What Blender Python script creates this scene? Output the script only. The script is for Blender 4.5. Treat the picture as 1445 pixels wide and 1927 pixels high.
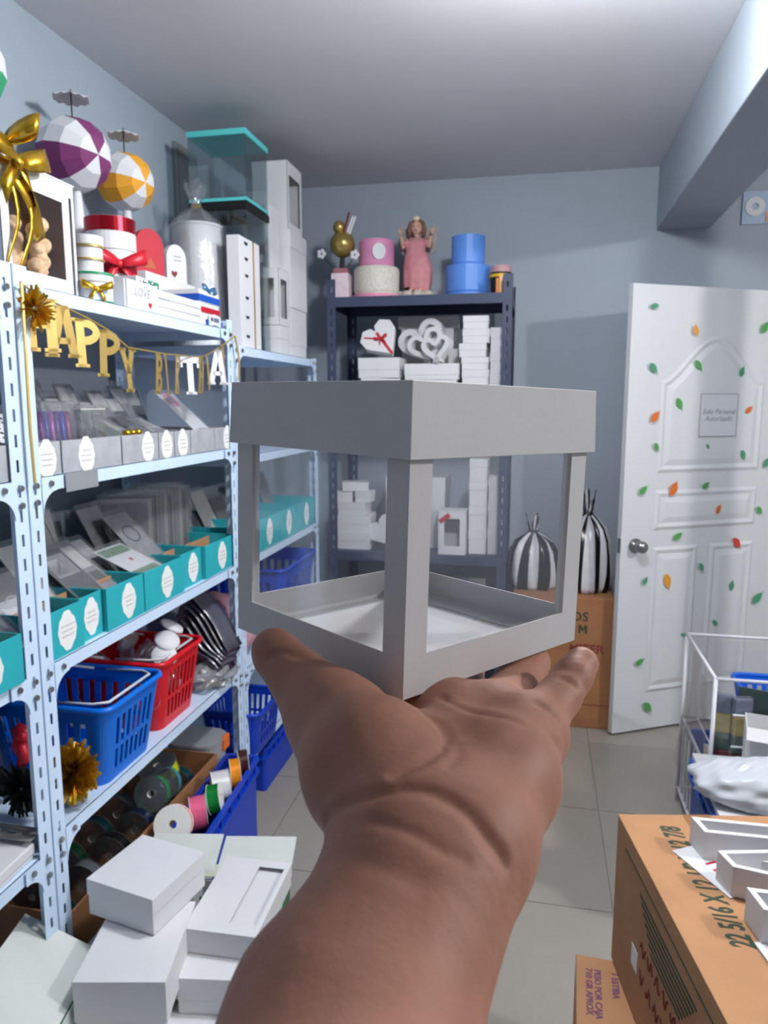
import bpy, math, random
import numpy as np
from mathutils import Vector, Matrix, Euler

for o in list(bpy.data.objects): bpy.data.objects.remove(o)
scene = bpy.context.scene
COL = scene.collection
R = math.radians
rnd = random.Random(7)

# ---------------------------------------------------------------- camera, light, exposure
cd = bpy.data.cameras.new('camera'); cam = bpy.data.objects.new('camera', cd); COL.objects.link(cam)
cam.location = (0, 0, 1.6)
cam.rotation_euler = (R(90 - 8.5917), 0, R(11.8366))
cd.sensor_fit = 'VERTICAL'; cd.sensor_height = 36.0; cd.lens = 36.0 * 1380 / 1927
cd.clip_start = 0.02; cd.clip_end = 50
cd.dof.use_dof = True; cd.dof.focus_distance = 0.42; cd.dof.aperture_fstop = 22.0
scene.camera = cam

w = bpy.data.worlds.new('world'); scene.world = w; w.use_nodes = True
bg = w.node_tree.nodes['Background']; bg.inputs[0].default_value = (0.75, 0.83, 1.0, 1); bg.inputs[1].default_value = 0.0     # closed room, no sky in sight

def lamp(name, kind, loc, energy, size, col):
    l = bpy.data.lights.new(name, kind); l.energy = energy; l.color = col
    if kind == 'AREA': l.shape = 'DISK'; l.size = size
    else: l.shadow_soft_size = size
    o = bpy.data.objects.new(name, l); o.location = loc; COL.objects.link(o); return o
# the room's ceiling lamp (the figurine and the held box throw its shadows) and the lamp of the side room
# beyond the beam (the beam and the door throw its shadows on the back wall); both hang above the frame
lamp('ceiling_lamp_offscreen', 'POINT', (0.10, 1.70, 2.60), 60, 0.07, (0.96, 0.98, 1.0))
lamp('side_room_lamp_offscreen', 'POINT', (2.55, 1.15, 2.66), 112, 0.05, (1.0, 0.98, 0.95))

vs = scene.view_settings
vs.view_transform = 'Standard'; vs.look = 'None'; vs.gamma = 1.0; vs.use_curve_mapping = False
vs.exposure = 0.25

# ---------------------------------------------------------------- materials
MATS = {}
def lin(c):
    return tuple((x/12.92 if x <= 0.04045 else ((x+0.055)/1.055)**2.4) for x in c)
def mat(name, col, rough=0.6, metal=0.0, noise=0.0, scale=20.0, bump=0.0, spec=0.4, sss=0.0, bscale=None, trans=0.0):
    """procedural principled material; col is sRGB 0..1"""
    if name in MATS: return MATS[name]
    m = bpy.data.materials.new(name); m.use_nodes = True; nt = m.node_tree; p = nt.nodes['Principled BSDF']
    c = lin(col)
    p.inputs['Base Color'].default_value = (*c, 1); p.inputs['Roughness'].default_value = rough
    p.inputs['Metallic'].default_value = metal; p.inputs['Specular IOR Level'].default_value = spec
    if trans: p.inputs['Transmission Weight'].default_value = trans
    if sss:
        p.inputs['Subsurface Weight'].default_value = sss
        p.inputs['Subsurface Radius'].default_value = (0.008, 0.003, 0.0015); p.inputs['Subsurface Scale'].default_value = 0.6
    tc = nt.nodes.new('ShaderNodeTexCoord')
    if noise:
        n = nt.nodes.new('ShaderNodeTexNoise'); n.inputs['Scale'].default_value = scale; n.inputs['Detail'].default_value = 5
        nt.links.new(tc.outputs['Object'], n.inputs['Vector'])
        r = nt.nodes.new('ShaderNodeValToRGB')
        r.color_ramp.elements[0].position = 0.3; r.color_ramp.elements[1].position = 0.7
        r.color_ramp.elements[0].color = (*[x*(1-noise) for x in c], 1)
        r.color_ramp.elements[1].color = (*[min(1, x*(1+noise)) for x in c], 1)
        nt.links.new(n.outputs['Fac'], r.inputs['Fac']); nt.links.new(r.outputs['Color'], p.inputs['Base Color'])
    if bump:
        n2 = nt.nodes.new('ShaderNodeTexNoise'); n2.inputs['Scale'].default_value = bscale or scale*3; n2.inputs['Detail'].default_value = 6
        nt.links.new(tc.outputs['Object'], n2.inputs['Vector'])
        b = nt.nodes.new('ShaderNodeBump'); b.inputs['Strength'].default_value = bump; b.inputs['Distance'].default_value = 0.002
        nt.links.new(n2.outputs['Fac'], b.inputs['Height']); nt.links.new(b.outputs['Normal'], p.inputs['Normal'])
    MATS[name] = m; return m
def film(name, tint=(1, 1, 1), gloss=0.06, rough=0.08, milk=0.0, bump=0.0, bscale=30, fk=0.5):
    """thin clear plastic: see-through with a physical sheen"""
    if name in MATS: return MATS[name]
    m = bpy.data.materials.new(name); m.use_nodes = True; nt = m.node_tree
    for n in list(nt.nodes):
        if n.type != 'OUTPUT_MATERIAL': nt.nodes.remove(n)
    out = [n for n in nt.nodes if n.type == 'OUTPUT_MATERIAL'][0]
    t = nt.nodes.new('ShaderNodeBsdfTransparent'); t.inputs[0].default_value = (*tint, 1)
    g = nt.nodes.new('ShaderNodeBsdfGlossy'); g.inputs['Roughness'].default_value = rough
    d = nt.nodes.new('ShaderNodeBsdfDiffuse'); d.inputs[0].default_value = (0.85, 0.86, 0.88, 1)
    fr = nt.nodes.new('ShaderNodeFresnel'); fr.inputs[0].default_value = 1.45
    ad = nt.nodes.new('ShaderNodeMath'); ad.operation = 'MULTIPLY_ADD'; ad.inputs[1].default_value = fk; ad.inputs[2].default_value = gloss
    nt.links.new(fr.outputs[0], ad.inputs[0])
    m1 = nt.nodes.new('ShaderNodeMixShader'); m1.inputs[0].default_value = milk
    m2 = nt.nodes.new('ShaderNodeMixShader')
    nt.links.new(t.outputs[0], m1.inputs[1]); nt.links.new(d.outputs[0], m1.inputs[2])
    nt.links.new(ad.outputs[0], m2.inputs[0]); nt.links.new(m1.outputs[0], m2.inputs[1]); nt.links.new(g.outputs[0], m2.inputs[2])
    nt.links.new(m2.outputs[0], out.inputs[0])
    if bump:
        tc = nt.nodes.new('ShaderNodeTexCoord'); n2 = nt.nodes.new('ShaderNodeTexNoise'); n2.inputs['Scale'].default_value = bscale
        nt.links.new(tc.outputs['Object'], n2.inputs['Vector'])
        b = nt.nodes.new('ShaderNodeBump'); b.inputs['Strength'].default_value = bump; b.inputs['Distance'].default_value = 0.01
        nt.links.new(n2.outputs['Fac'], b.inputs['Height'])
        nt.links.new(b.outputs['Normal'], g.inputs['Normal']); nt.links.new(b.outputs['Normal'], d.inputs['Normal'])
    MATS[name] = m; return m

WHITE = mat('white_card', (0.86, 0.86, 0.87), 0.65, noise=0.02, scale=8, bump=0.05, bscale=300)
WHITE2 = mat('warm_white_card', (0.88, 0.87, 0.86), 0.6, noise=0.02, scale=6, bump=0.06, bscale=400)
GREYIN = mat('grey_inner_card', (0.62, 0.62, 0.64), 0.8)
KRAFT = mat('kraft_cardboard', (0.70, 0.52, 0.37), 0.8, noise=0.07, scale=9, bump=0.10, bscale=120)
KRAFT2 = mat('dark_kraft', (0.62, 0.43, 0.29), 0.85, noise=0.08, scale=9, bump=0.1, bscale=100)
RACK = mat('pale_blue_steel', (0.82, 0.90, 1.0), 0.42, noise=0.03, scale=12, spec=0.5)
NAVY = mat('navy_steel', (0.22, 0.26, 0.36), 0.5, noise=0.06, scale=15)
STEEL = mat('steel', (0.62, 0.62, 0.62), 0.3, metal=0.9)
TEAL = mat('teal_card', (0.16, 0.66, 0.70), 0.5, noise=0.05, scale=10)
GREYMARB = mat('grey_marbled_card', (0.66, 0.67, 0.69), 0.6, noise=0.14, scale=22)
LABEL = mat('label_paper', (0.93, 0.93, 0.92), 0.7)
INK = mat('dark_ink', (0.16, 0.17, 0.18), 0.7)
GREYINK = mat('grey_ink', (0.55, 0.55, 0.58), 0.7)
GREENINK = mat('green_ink', (0.22, 0.28, 0.22), 0.8)
REDINK = mat('red_ink', (0.50, 0.22, 0.20), 0.8)
PURPLEINK = mat('purple_ink', (0.48, 0.30, 0.42), 0.8)
GOLD = mat('gold_foil', (0.86, 0.68, 0.20), 0.22, metal=0.85, noise=0.1, scale=30)
GOLDCARD = mat('gold_card', (0.78, 0.66, 0.38), 0.38, metal=0.55, noise=0.06, scale=20)
SILVER = mat('silver_foil', (0.80, 0.81, 0.84), 0.18, metal=0.95)
RED = mat('red_ribbon', (0.74, 0.10, 0.17), 0.4, noise=0.05, scale=20)
REDMET = mat('red_foil', (0.66, 0.10, 0.16), 0.2, metal=0.7)
BLUEPL = mat('blue_plastic', (0.0, 0.42, 0.84), 0.35, noise=0.03, scale=10)
BLUEPL2 = mat('deep_blue_plastic', (0.05, 0.24, 0.72), 0.35, noise=0.03, scale=10)
REDPL = mat('red_plastic', (0.82, 0.07, 0.13), 0.35, noise=0.03, scale=10)
BLACK = mat('black', (0.07, 0.07, 0.08), 0.5)
PINK = mat('pink', (0.88, 0.56, 0.68), 0.6, noise=0.05, scale=14)
CLEAR = film('clear_film', (0.997, 0.997, 0.997), 0.0, 0.06, milk=0.006, fk=0.2)
BAGFILM = film('bag_film', (0.90, 0.91, 0.92), 0.08, 0.12, milk=0.10, bump=0.5, bscale=25)
MILKY = film('milky_plastic', (0.85, 0.86, 0.87), 0.08, 0.2, milk=0.35)

# ---------------------------------------------------------------- mesh helpers
class MB:
    def __init__(s): s.v = []; s.f = []; s.m = []; s.mi = 0
    def add(s, vs, fs, M=None):
        o = len(s.v)
        if M is not None: vs = [M @ Vector(v) for v in vs]
        s.v += [tuple(v) for v in vs]; s.f += [tuple(i+o for i in f) for f in fs]; s.m += [s.mi]*len(fs); return s
    def box(s, x0, y0, z0, x1, y1, z1, M=None):
        return s.add([(x0,y0,z0),(x1,y0,z0),(x1,y1,z0),(x0,y1,z0),(x0,y0,z1),(x1,y0,z1),(x1,y1,z1),(x0,y1,z1)],
                     [(0,3,2,1),(4,5,6,7),(0,1,5,4),(1,2,6,5),(2,3,7,6),(3,0,4,7)], M)
    def cbox(s, c, d, M=None):
        return s.box(c[0]-d[0]/2, c[1]-d[1]/2, c[2]-d[2]/2, c[0]+d[0]/2, c[1]+d[1]/2, c[2]+d[2]/2, M)
    def quad(s, a, b, c, d, M=None): return s.add([a,b,c,d], [(0,1,2,3)], M)
    def cyl(s, p, q, r0, r1=None, n=16, cap=True):
        r1 = r0 if r1 is None else r1
        p = Vector(p); q = Vector(q); d = (q-p).normalized()
        a = d.orthogonal().normalized(); b = d.cross(a)
        vs = []
        for c, r in ((p, r0), (q, r1)):
            for i in range(n):
                t = 2*math.pi*i/n; vs.append(c + a*math.cos(t)*r + b*math.sin(t)*r)
        fs = [(i, (i+1) % n, n+(i+1) % n, n+i) for i in range(n)]
        if cap: fs += [tuple(range(n-1, -1, -1)), tuple(range(n, 2*n))]
        return s.add(vs, fs)
    def tube(s, pts, r, n=6, closed=False):
        P = [Vector(p) for p in pts]; m = len(P); vs = []; a = None
        for i in range(m):
            if closed: t = (P[(i+1) % m]-P[i-1]).normalized()
            else: t = (P[min(i+1, m-1)]-P[max(i-1, 0)]).normalized()
            if a is None: a = t.orthogonal().normalized()
            else:
                a = a - t*a.dot(t); a = a.normalized() if a.length > 1e-6 else t.orthogonal().normalized()
            b = t.cross(a); rr = r[i] if isinstance(r, (list, tuple)) else r
            for k in range(n):
                th = 2*math.pi*k/n; vs.append(P[i] + a*math.cos(th)*rr + b*math.sin(th)*rr)
        fs = []
        for i in range(m if closed else m-1):
            j = (i+1) % m
            for k in range(n): fs.append((i*n+k, i*n+(k+1) % n, j*n+(k+1) % n, j*n+k))
        if not closed: fs += [tuple(range(n-1, -1, -1)), tuple(range((m-1)*n, m*n))]
        return s.add(vs, fs)
    def lathe(s, prof, c=(0,0,0), n=24, M=None):
        vs = []; fs = []; k = len(prof)
        for i in range(n):
            t = 2*math.pi*i/n
            for r, z in prof: vs.append((c[0]+r*math.cos(t), c[1]+r*math.sin(t), c[2]+z))
        for i in range(n):
            j = (i+1) % n
            for a in range(k-1): fs.append((i*k+a, j*k+a, j*k+a+1, i*k+a+1))
        return s.add(vs, fs, M)
    def prism(s, poly, z0, z1, M=None):
        n = len(poly)
        vs = [(x, y, z0) for x, y in poly] + [(x, y, z1) for x, y in poly]
        fs = [tuple(range(n-1, -1, -1)), tuple(range(n, 2*n))] + [(i, (i+1) % n, n+(i+1) % n, n+i) for i in range(n)]
        return s.add(vs, fs, M)
    def ball(s, c, r, n=16, m=10, sc=(1,1,1)):
        vs = [(c[0], c[1], c[2]-r*sc[2])]; fs = []
        for j in range(1, m):
            ph = -math.pi/2+math.pi*j/m
            for i in range(n):
                t = 2*math.pi*i/n; vs.append((c[0]+r*sc[0]*math.cos(ph)*math.cos(t), c[1]+r*sc[1]*math.cos(ph)*math.sin(t), c[2]+r*sc[2]*math.sin(ph)))
        vs.append((c[0], c[1], c[2]+r*sc[2])); L = len(vs)-1
        for i in range(n): fs.append((0, 1+(i+1) % n, 1+i)); fs.append((L, L-n+i, L-n+(i+1) % n))
        for j in range(m-2):
            for i in range(n):
                a = 1+j*n+i; b = 1+j*n+(i+1) % n; fs.append((a, b, b+n, a+n))
        return s.add(vs, fs)
    def mesh(s, name, mats, smooth=False):
        me = bpy.data.meshes.new(name); me.from_pydata([tuple(v) for v in s.v], [], s.f)
        for m in (mats if isinstance(mats, (list, tuple)) else [mats]): me.materials.append(m)
        if any(s.m): me.polygons.foreach_set('material_index', s.m)
        if smooth: me.polygons.foreach_set('use_smooth', [True]*len(me.polygons))
        me.update(); return me
    def build(s, name, mats, parent=None, smooth=False, bevel=0.0, solid=0.0, loc=None, rot=None):
        me = s.mesh(name, mats, smooth); return link(name, me, parent, bevel, solid, loc, rot)
def link(name, me, parent=None, bevel=0.0, solid=0.0, loc=None, rot=None):
    o = bpy.data.objects.new(name, me); COL.objects.link(o)
    if parent is not None: o.parent = parent
    if loc is not None: o.location = loc
    if rot is not None: o.rotation_euler = rot
    if solid: md = o.modifiers.new('thickness', 'SOLIDIFY'); md.thickness = solid; md.offset = 0
    if bevel: md = o.modifiers.new('edges', 'BEVEL'); md.width = bevel; md.segments = 2; md.limit_method = 'ANGLE'
    return o
def tag(o, label=None, cat=None, group=None, kind=None):
    if label: o['label'] = label
    if cat: o['category'] = cat
    if group: o['group'] = group
    if kind: o['kind'] = kind
    return o
def thing(name, label, cat, loc=(0,0,0), rot=0, group=None):
    o = bpy.data.objects.new(name, None); COL.objects.link(o); o.empty_display_size = 0.05
    o.location = loc; o.rotation_euler = rot if isinstance(rot, (tuple, list)) else (0, 0, rot)
    return tag(o, label, cat, group)
def copy_tree(o, parent=None):
    c = o.copy(); COL.objects.link(c); c.parent = parent
    for ch in list(o.children): copy_tree(ch, c)
    return c
def text_mesh(body, size, mats, extrude=0.0003, shear=0.0, bold=0.0, align='CENTER', sx=1.0, space=1.0):
    cu = bpy.data.curves.new('lettering', 'FONT'); cu.body = body; cu.size = size; cu.extrude = extrude; cu.shear = shear; cu.offset = bold
    cu.align_x = align; cu.align_y = 'CENTER'; cu.resolution_u = 3; cu.space_character = space; cu.space_line = 0.95
    ob = bpy.data.objects.new('lettering_tmp', cu); COL.objects.link(ob)
    dg = bpy.context.evaluated_depsgraph_get(); dg.update()
    me = bpy.data.meshes.new_from_object(ob.evaluated_get(dg)); bpy.data.objects.remove(ob)
    me.materials.clear(); me.materials.append(mats)
    if sx != 1.0: me.transform(Matrix.Diagonal((sx, 1, 1, 1)))
    me.name = 'lettering'; return me
def lettering(body, size, m, parent, loc, rot, name='lettering', **k):
    return link(name, text_mesh(body, size, m, **k), parent, loc=loc, rot=rot)
FACE_PX = (R(90), 0, R(90))      # text in a plane facing +X
FACE_NY = (R(90), 0, 0)          # text facing -Y
def rrect(w, d, r, n=5):
    """rounded rectangle outline, counter-clockwise"""
    P = []
    for cx, cy, a in ((w/2-r, d/2-r, 0), (-w/2+r, d/2-r, 90), (-w/2+r, -d/2+r, 180), (w/2-r, -d/2+r, 270)):
        for i in range(n+1):
            t = R(a+90*i/n); P.append((cx+r*math.cos(t), cy+r*math.sin(t)))
    return P
def inset(poly, d):
    n = len(poly); out = []
    for i in range(n):
        p0 = Vector(poly[i-1]); p1 = Vector(poly[i]); p2 = Vector(poly[(i+1) % n])
        a = (p1-p0).normalized(); b = (p2-p1).normalized()
        na = Vector((-a.y, a.x)); nb = Vector((-b.y, b.x)); k = 1+na.dot(nb)
        m = (na+nb)/max(k, 0.35); out.append((p1.x+m.x*d, p1.y+m.y*d))
    return out
def tray(mb, poly, z0, z1, t, floor=0.002, M=None):
    """open tray with a wall of thickness t following a CCW outline"""
    n = len(poly); q = inset(poly, t)
    vs = [(x, y, z0) for x, y in poly]+[(x, y, z1) for x, y in poly]+[(x, y, z1) for x, y in q]+[(x, y, z0+floor) for x, y in q]
    fs = [tuple(range(n-1, -1, -1)), tuple(range(3*n, 4*n))]
    for a in range(3):
        for i in range(n): fs.append((a*n+i, a*n+(i+1) % n, (a+1)*n+(i+1) % n, (a+1)*n+i))
    return mb.add(vs, fs, M)

# ---------------------------------------------------------------- the room
WALL = mat('blue_grey_paint', (0.63, 0.67, 0.715), 0.75, noise=0.03, scale=3, bump=0.08, bscale=40)
CEIL = mat('ceiling_paint', (0.86, 0.86, 0.875), 0.85, noise=0.03, scale=2, bump=0.08, bscale=30)
TILE = mat('beige_porcelain_tile', (0.61, 0.585, 0.55), 0.25, noise=0.03, scale=5, spec=0.45)
GROUT = mat('grout', (0.50, 0.48, 0.46), 0.9)
XL, XR, YB, YN, ZC = -1.515, 3.4, 4.0, -2.6, 2.737
def structure(o): o['kind'] = 'structure'; return o
fl = structure(MB().box(XL, YN, -0.06, XR, YB+0.06, -0.004).build('floor', GROUT))
me = MB().box(0, 0, -0.004, 0.597, 0.597, 0).mesh('tile', TILE)
for i in range(-3, 6):
    for j in range(-8, 4):
        x0 = 0.279+i*0.6; y0 = 2.21+j*0.6
        if x0 > XR-.1 or y0 > YB-.05: continue
        if x0 < XL-.02 or y0+.6 > YB+.01 or y0 < YN-.02:   # cut tiles along the walls
            xa = max(x0, XL); ya = max(y0, YN); yb = min(y0+.597, YB)
            if xa > x0+.58 or yb-ya < .02: continue
            MB().box(xa, ya, -0.004, x0+.597, yb, 0).build('tile', TILE, fl)
        else: link('tile', me, fl, loc=(x0, y0, 0))
structure(MB().box(XL, YN, ZC, XR, YB+0.06, ZC+0.06).build('ceiling', CEIL))
structure(MB().box(XL-0.1, YN, 0, XL, YB+0.06, ZC).build('wall_left', WALL))
structure(MB().box(XL, YB, 0, XR, YB+0.12, ZC).build('wall_back', WALL))
structure(MB().box(XR, YN, 0, XR+0.1, YB, ZC).build('wall_right', WALL))
structure(MB().box(XL, YN-0.1, 0, XR, YN, ZC).build('wall_front', WALL))
structure(MB().box(0.54, YN, 2.437, 0.79, YB, ZC).build('trim_1', WALL, bevel=0.006))

structure(MB().box(1.60, 2.45, 0, 1.70, 2.55, ZC).build('trim_2', WALL, bevel=0.004))   # unseen slim pillar, inferred from the door's shadow strip and added to cast it

# door: opened inwards, hinged on the back wall
DOOR = mat('white_door_paint', (0.86, 0.87, 0.88), 0.4, noise=0.01, scale=3)
ang = math.atan2(0.4895, 0.8720)
dr = thing('door_1', None, None, (0.393, 3.488, 0), ang); structure(dr)
DW, DH, DT = 0.93, 2.115, 0.038
# leaf skin facing the camera is the local y=0 plane; panels are moulded by nested outlines
def arch(x0, x1, z0, z1, rise, n=14):
    """panel outline with an ogee arched head, counter-clockwise seen from -y"""
    P = [(x0, z0), (x1, z0), (x1, z1)]
    for i in range(1, n):
        t = i/n; u = x1+(x0-x1)*t; s = math.sin(math.pi*t)
        P.append((u, z1+rise*(s**1.6)))
    return P+[(x0, z1)]
body = MB().box(0, 0.006, 0.012, DW, DT, DH)
body.build('leaf', DOOR, dr, bevel=0.002)
def moulding(P, name):
    mb = MB(); rings = [(P, -0.0), (inset(P, 0.016), -0.0075), (inset(P, 0.034), -0.002), (inset(P, 0.062), -0.0085)]
    n = len(P); vs = []
    for q, d in rings: vs += [(x, 0.0052+d, z) for x, z in q]
    fs = []
    for a in range(3):
        for i in range(n): fs.append((a*n+i, a*n+(i+1) % n, (a+1)*n+(i+1) % n, (a+1)*n+i))
    fs.append(tuple(range(3*n, 4*n)))
    mb.add(vs, fs); return mb.build(name, DOOR, dr, smooth=False)
moulding(arch(0.17, 0.76, 1.27, 1.69, 0.21), 'door_panel')
moulding([(0.17, 1.00), (0.76, 1.00), (0.76, 1.19), (0.17, 1.19)], 'door_panel')
moulding([(0.17, 0.20), (0.43, 0.20), (0.43, 0.92), (0.17, 0.92)], 'door_panel')
moulding([(0.50, 0.20), (0.76, 0.20), (0.76, 0.92), (0.50, 0.92)], 'door_panel')
kn = MB().lathe([(0.001, 0.0), (0.033, 0.001), (0.034, 0.006), (0.016, 0.012), (0.013, 0.030), (0.024, 0.038), (0.029, 0.052), (0.026, 0.066), (0.012, 0.073), (0.0005, 0.074)], n=24)
kn.build('door_knob', STEEL, dr, smooth=True, loc=(0.075, 0.006, 0.935), rot=(R(90), 0, 0))
MB().box(-0.0015, 0.008, 0.90, 0.0, 0.032, 0.97).build('latch_plate', STEEL, dr)
MB().cyl((0.885, -0.004, 1.80), (0.885, -0.004, 1.90), 0.008).build('hinge', STEEL, dr)
# paper sign
sg = MB().box(0.385, -0.0075, 1.435, 0.60, -0.0068, 1.635).build('sign', mat('sign_film', (0.86, 0.87, 0.89), 0.5), dr)
fr = MB()
for a in ((0.385, 1.435, 0.60, 1.438), (0.385, 1.632, 0.60, 1.635), (0.385, 1.435, 0.388, 1.635), (0.597, 1.435, 0.60, 1.635)):
    fr.box(a[0], -0.0082, a[1], a[2], -0.0076, a[3])
fr.build('sign_border', GREYINK, sg)
lettering('Solo Personal\nAutorizado', 0.034, GREYINK, sg, (0.4925, -0.0079, 1.535), FACE_NY, shear=0.25)
# leaf stickers on the door
LG1 = mat('green_leaf', (0.33, 0.62, 0.33), 0.5, noise=0.2, scale=40); LG2 = mat('teal_green_leaf', (0.30, 0.60, 0.45), 0.5, noise=0.2, scale=40)
LO = mat('orange_leaf', (0.88, 0.45, 0.18), 0.5, noise=0.25, scale=30); LY = mat('amber_leaf', (0.90, 0.62, 0.22), 0.5, noise=0.2, scale=30)
LR = mat('red_leaf', (0.82, 0.28, 0.24), 0.5, noise=0.2, scale=30)
def leafmesh(m):
    mb = MB(); n = 8; up = []; dn = []
    for i in range(n+1):
        t = i/n; wv = 0.30*math.sin(math.pi*t)**0.8*(1-0.25*t); up.append((t-0.5, wv)); dn.append((t-0.5, -wv))
    P = dn+up[::-1][1:-1]
    mb.prism(P, 0, 0.01); mb.box(0.45, -0.02, 0, 0.62, 0.02, 0.01); return mb.mesh('leaf_sticker', m)
LM = {k: leafmesh(m) for k, m in (('g', LG1), ('t', LG2), ('o', LO), ('y', LY), ('r', LR))}
# u along the door, z height, size, angle, colour
LEAVES = [(0.104, 2.019, 0.045, 10, 't'), (0.333, 1.92, 0.052, 100, 'y'), (0.115, 1.749, 0.058, -45, 't'), (0.358, 1.764, 0.059, -50, 'g'), (0.267, 1.589, 0.06, -60, 'g'), (0.139, 1.53, 0.063, 50, 'o'), (0.155, 1.393, 0.044, -60, 'g'), (0.441, 1.39, 0.027, -60, 'g'), (0.095, 1.194, 0.055, 45, 'g'), (0.263, 1.194, 0.075, 65, 'o'), (0.443, 1.205, 0.048, 35, 'g'), (0.527, 1.087, 0.049, 65, 'o'), (0.608, 1.737, 0.051, 70, 't'), (0.724, 1.943, 0.063, 60, 'g'), (0.665, 1.559, 0.049, 40, 'o'), (0.651, 1.346, 0.05, -70, 't'), (0.8, 1.306, 0.058, 60, 't'), (0.774, 1.072, 0.048, -50, 'g'), (0.302, 0.967, 0.056, 35, 'g'), (0.651, 0.916, 0.068, -50, 'r'), (0.45, 0.809, 0.046, -60, 't'), (0.133, 0.763, 0.042, 65, 't'), (0.258, 0.753, 0.078, -75, 'y'), (0.639, 0.702, 0.051, 85, 't'), (0.805, 0.625, 0.075, 45, 't'), (0.555, 0.52, 0.041, -45, 't'), (0.371, 0.477, 0.033, -20, 't'), (0.127, 0.366, 0.054, 30, 'g'), (0.186, 0.131, 0.067, -50, 'g')]
for u, z, s, a, c in LEAVES:
    o = link('leaf_sticker', LM[c], dr, loc=(u, -0.0092, z), rot=(R(90), R(-a), 0)); o.scale = (s, s, 0.05)

# ---------------------------------------------------------------- slotted-angle racks
def slotted(mb, L, wd, pitch, sl, sw, M, off=0.0):
    """flat strip (length along z, width along x) with a row of open slots"""
    c = wd*0.5; a = c-sw/2; b = c+sw/2
    mb.quad((0,0,0), (a,0,0), (a,0,L), (0,0,L), M); mb.quad((b,0,0), (wd,0,0), (wd,0,L), (b,0,L), M)
    z = 0; zz = 0.03+off
    while zz+sl < L-0.01:
        mb.quad((a,0,z), (b,0,z), (b,0,zz), (a,0,zz), M); z = zz+sl; zz += pitch
    mb.quad((a,0,z), (b,0,z), (b,0,L), (a,0,L), M)
def post_mesh(name, L, wd, sx, sy, m, pitch=0.052):
    """L-angle; its flanges run from the corner (0,0) toward sx (along x) and sy (along y)"""
    mb = MB()
    slotted(mb, L, wd, pitch, 0.026, 0.008, Matrix.Diagonal((sx, 1, 1, 1)))
    slotted(mb, L, wd, pitch, 0.026, 0.008, Matrix(((0,1,0,0),(sy,0,0,0),(0,0,1,0),(0,0,0,1))), 0.02)
    return mb.mesh(name, m)
def gusset(mb, s, y, z, w=0.055, h=0.062, t=0.002):
    """corner plate with a hollow curved edge, in the plane of the rack front (y,z); s is the side it grows to"""
    W_ = w+0.022; lp = 0.031; P = [(0, 0), (W_, 0)]
    for i in range(8):
        a = R(90*i/7); P.append((W_*(1-math.sin(a)), -lp-h*(1-math.cos(a))))
    vs = [(0, y+s*p, z+q) for p, q in P]+[(t, y+s*p, z+q) for p, q in P]; n = len(P)
    fs = [tuple(range(n)), tuple(range(2*n-1, n-1, -1))]+[(i, (i+1) % n, n+(i+1) % n, n+i) for i in range(n)]
    mb.add(vs, fs)
BOLT = MB().cyl((0, 0, 0), (0.0045, 0, 0), 0.0075, 0.006, n=10).mesh('bolt', STEEL)
def rack(label, x0, x1, y0, y1, H, shelves, m, wd=0.042, lip=0.032, group=None, boltm=STEEL, guss=True):
    """x0 back, x1 front (faces the aisle), shelves = list of shelf top heights"""
    t = thing('metal_rack', label, 'rack', (x1, y0, 0), 0, group); D = x1-x0; W = y1-y0
    for (px, py, sx, sy) in ((0, 0, -1, 1), (0, W, -1, -1), (-D, 0, 1, 1), (-D, W, 1, -1)):
        link('post', post_mesh('post', H, wd, sx, sy, m), t, solid=0.002, loc=(px, py, 0))
        MB().box(min(0, sx*wd), min(0, sy*wd), 0, max(0, sx*wd), max(0, sy*wd), 0.018).build('foot_cap', BLACK, t, loc=(px, py, 0))
    for z in shelves:
        mb = MB(); g = 0.003
        mb.box(-D+g, g, z-0.0015, -g, W-g, z)                              # sheet
        mb.box(-0.0045, 0.004, z-lip, -0.003, W-0.004, z); mb.box(-D+0.003, 0.004, z-lip, -D+0.0045, W-0.004, z)
        mb.box(-D+0.004, 0.003, z-lip, -0.004, 0.0045, z); mb.box(-D+0.004, W-0.0045, z-lip, -0.004, W-0.003, z)
        mb.box(-0.016, 0.004, z-lip, -0.0045, W-0.004, z-lip+0.0015)
        sh = mb.build('shelf', m, t)
        if guss:
            for s, y in ((1, 0.0), (-1, W)):
                gb = MB(); gusset(gb, s, y+s*0.041, z-0.001, 0.03, 0.05); gp = gb.build('corner_plate', m, t, loc=(0.0015, 0, 0))
                for (dy, dz) in ((0.021, -0.016), (0.021, -0.052), (0.070, -0.016)):
                    link('bolt', BOLT, gp, loc=(0.003, y+s*dy, z+dz))
    return t
S1, S2, S3, S4, S5 = 1.842, 1.437, 1.017, 0.618, 0.250
XF, XB = -1.05, -1.475
rack('pale blue slotted metal rack with the grey and teal label trays', XB, XF, 1.350, 2.440, 1.875, (S1, S2, S3, S4, S5), RACK)
r0 = rack('pale blue slotted metal rack carrying the gold-bowed cookie box', XB, XF, 0.250, 1.344, 1.875, (S1, S2, S3, S4-0.02, S5), RACK)
rack('pale blue slotted metal rack under the tall white boxes', XB, XF, 2.448, 3.430, 1.80, (1.795, 1.40, 1.012, 0.60, 0.245), RACK)
# slotted side rail of the nearest rack
mb = MB(); slotted(mb, 0.40, 0.05, 0.042, 0.024, 0.012, Matrix(((0,0,1,-0.41),(1,0,0,1.036),(0,1,0,S4+0.030),(0,0,0,1))))
mb.build('side_rail', mat('grey_steel', (0.58, 0.57, 0.57), 0.45, metal=0.3), r0, solid=0.002)
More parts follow.
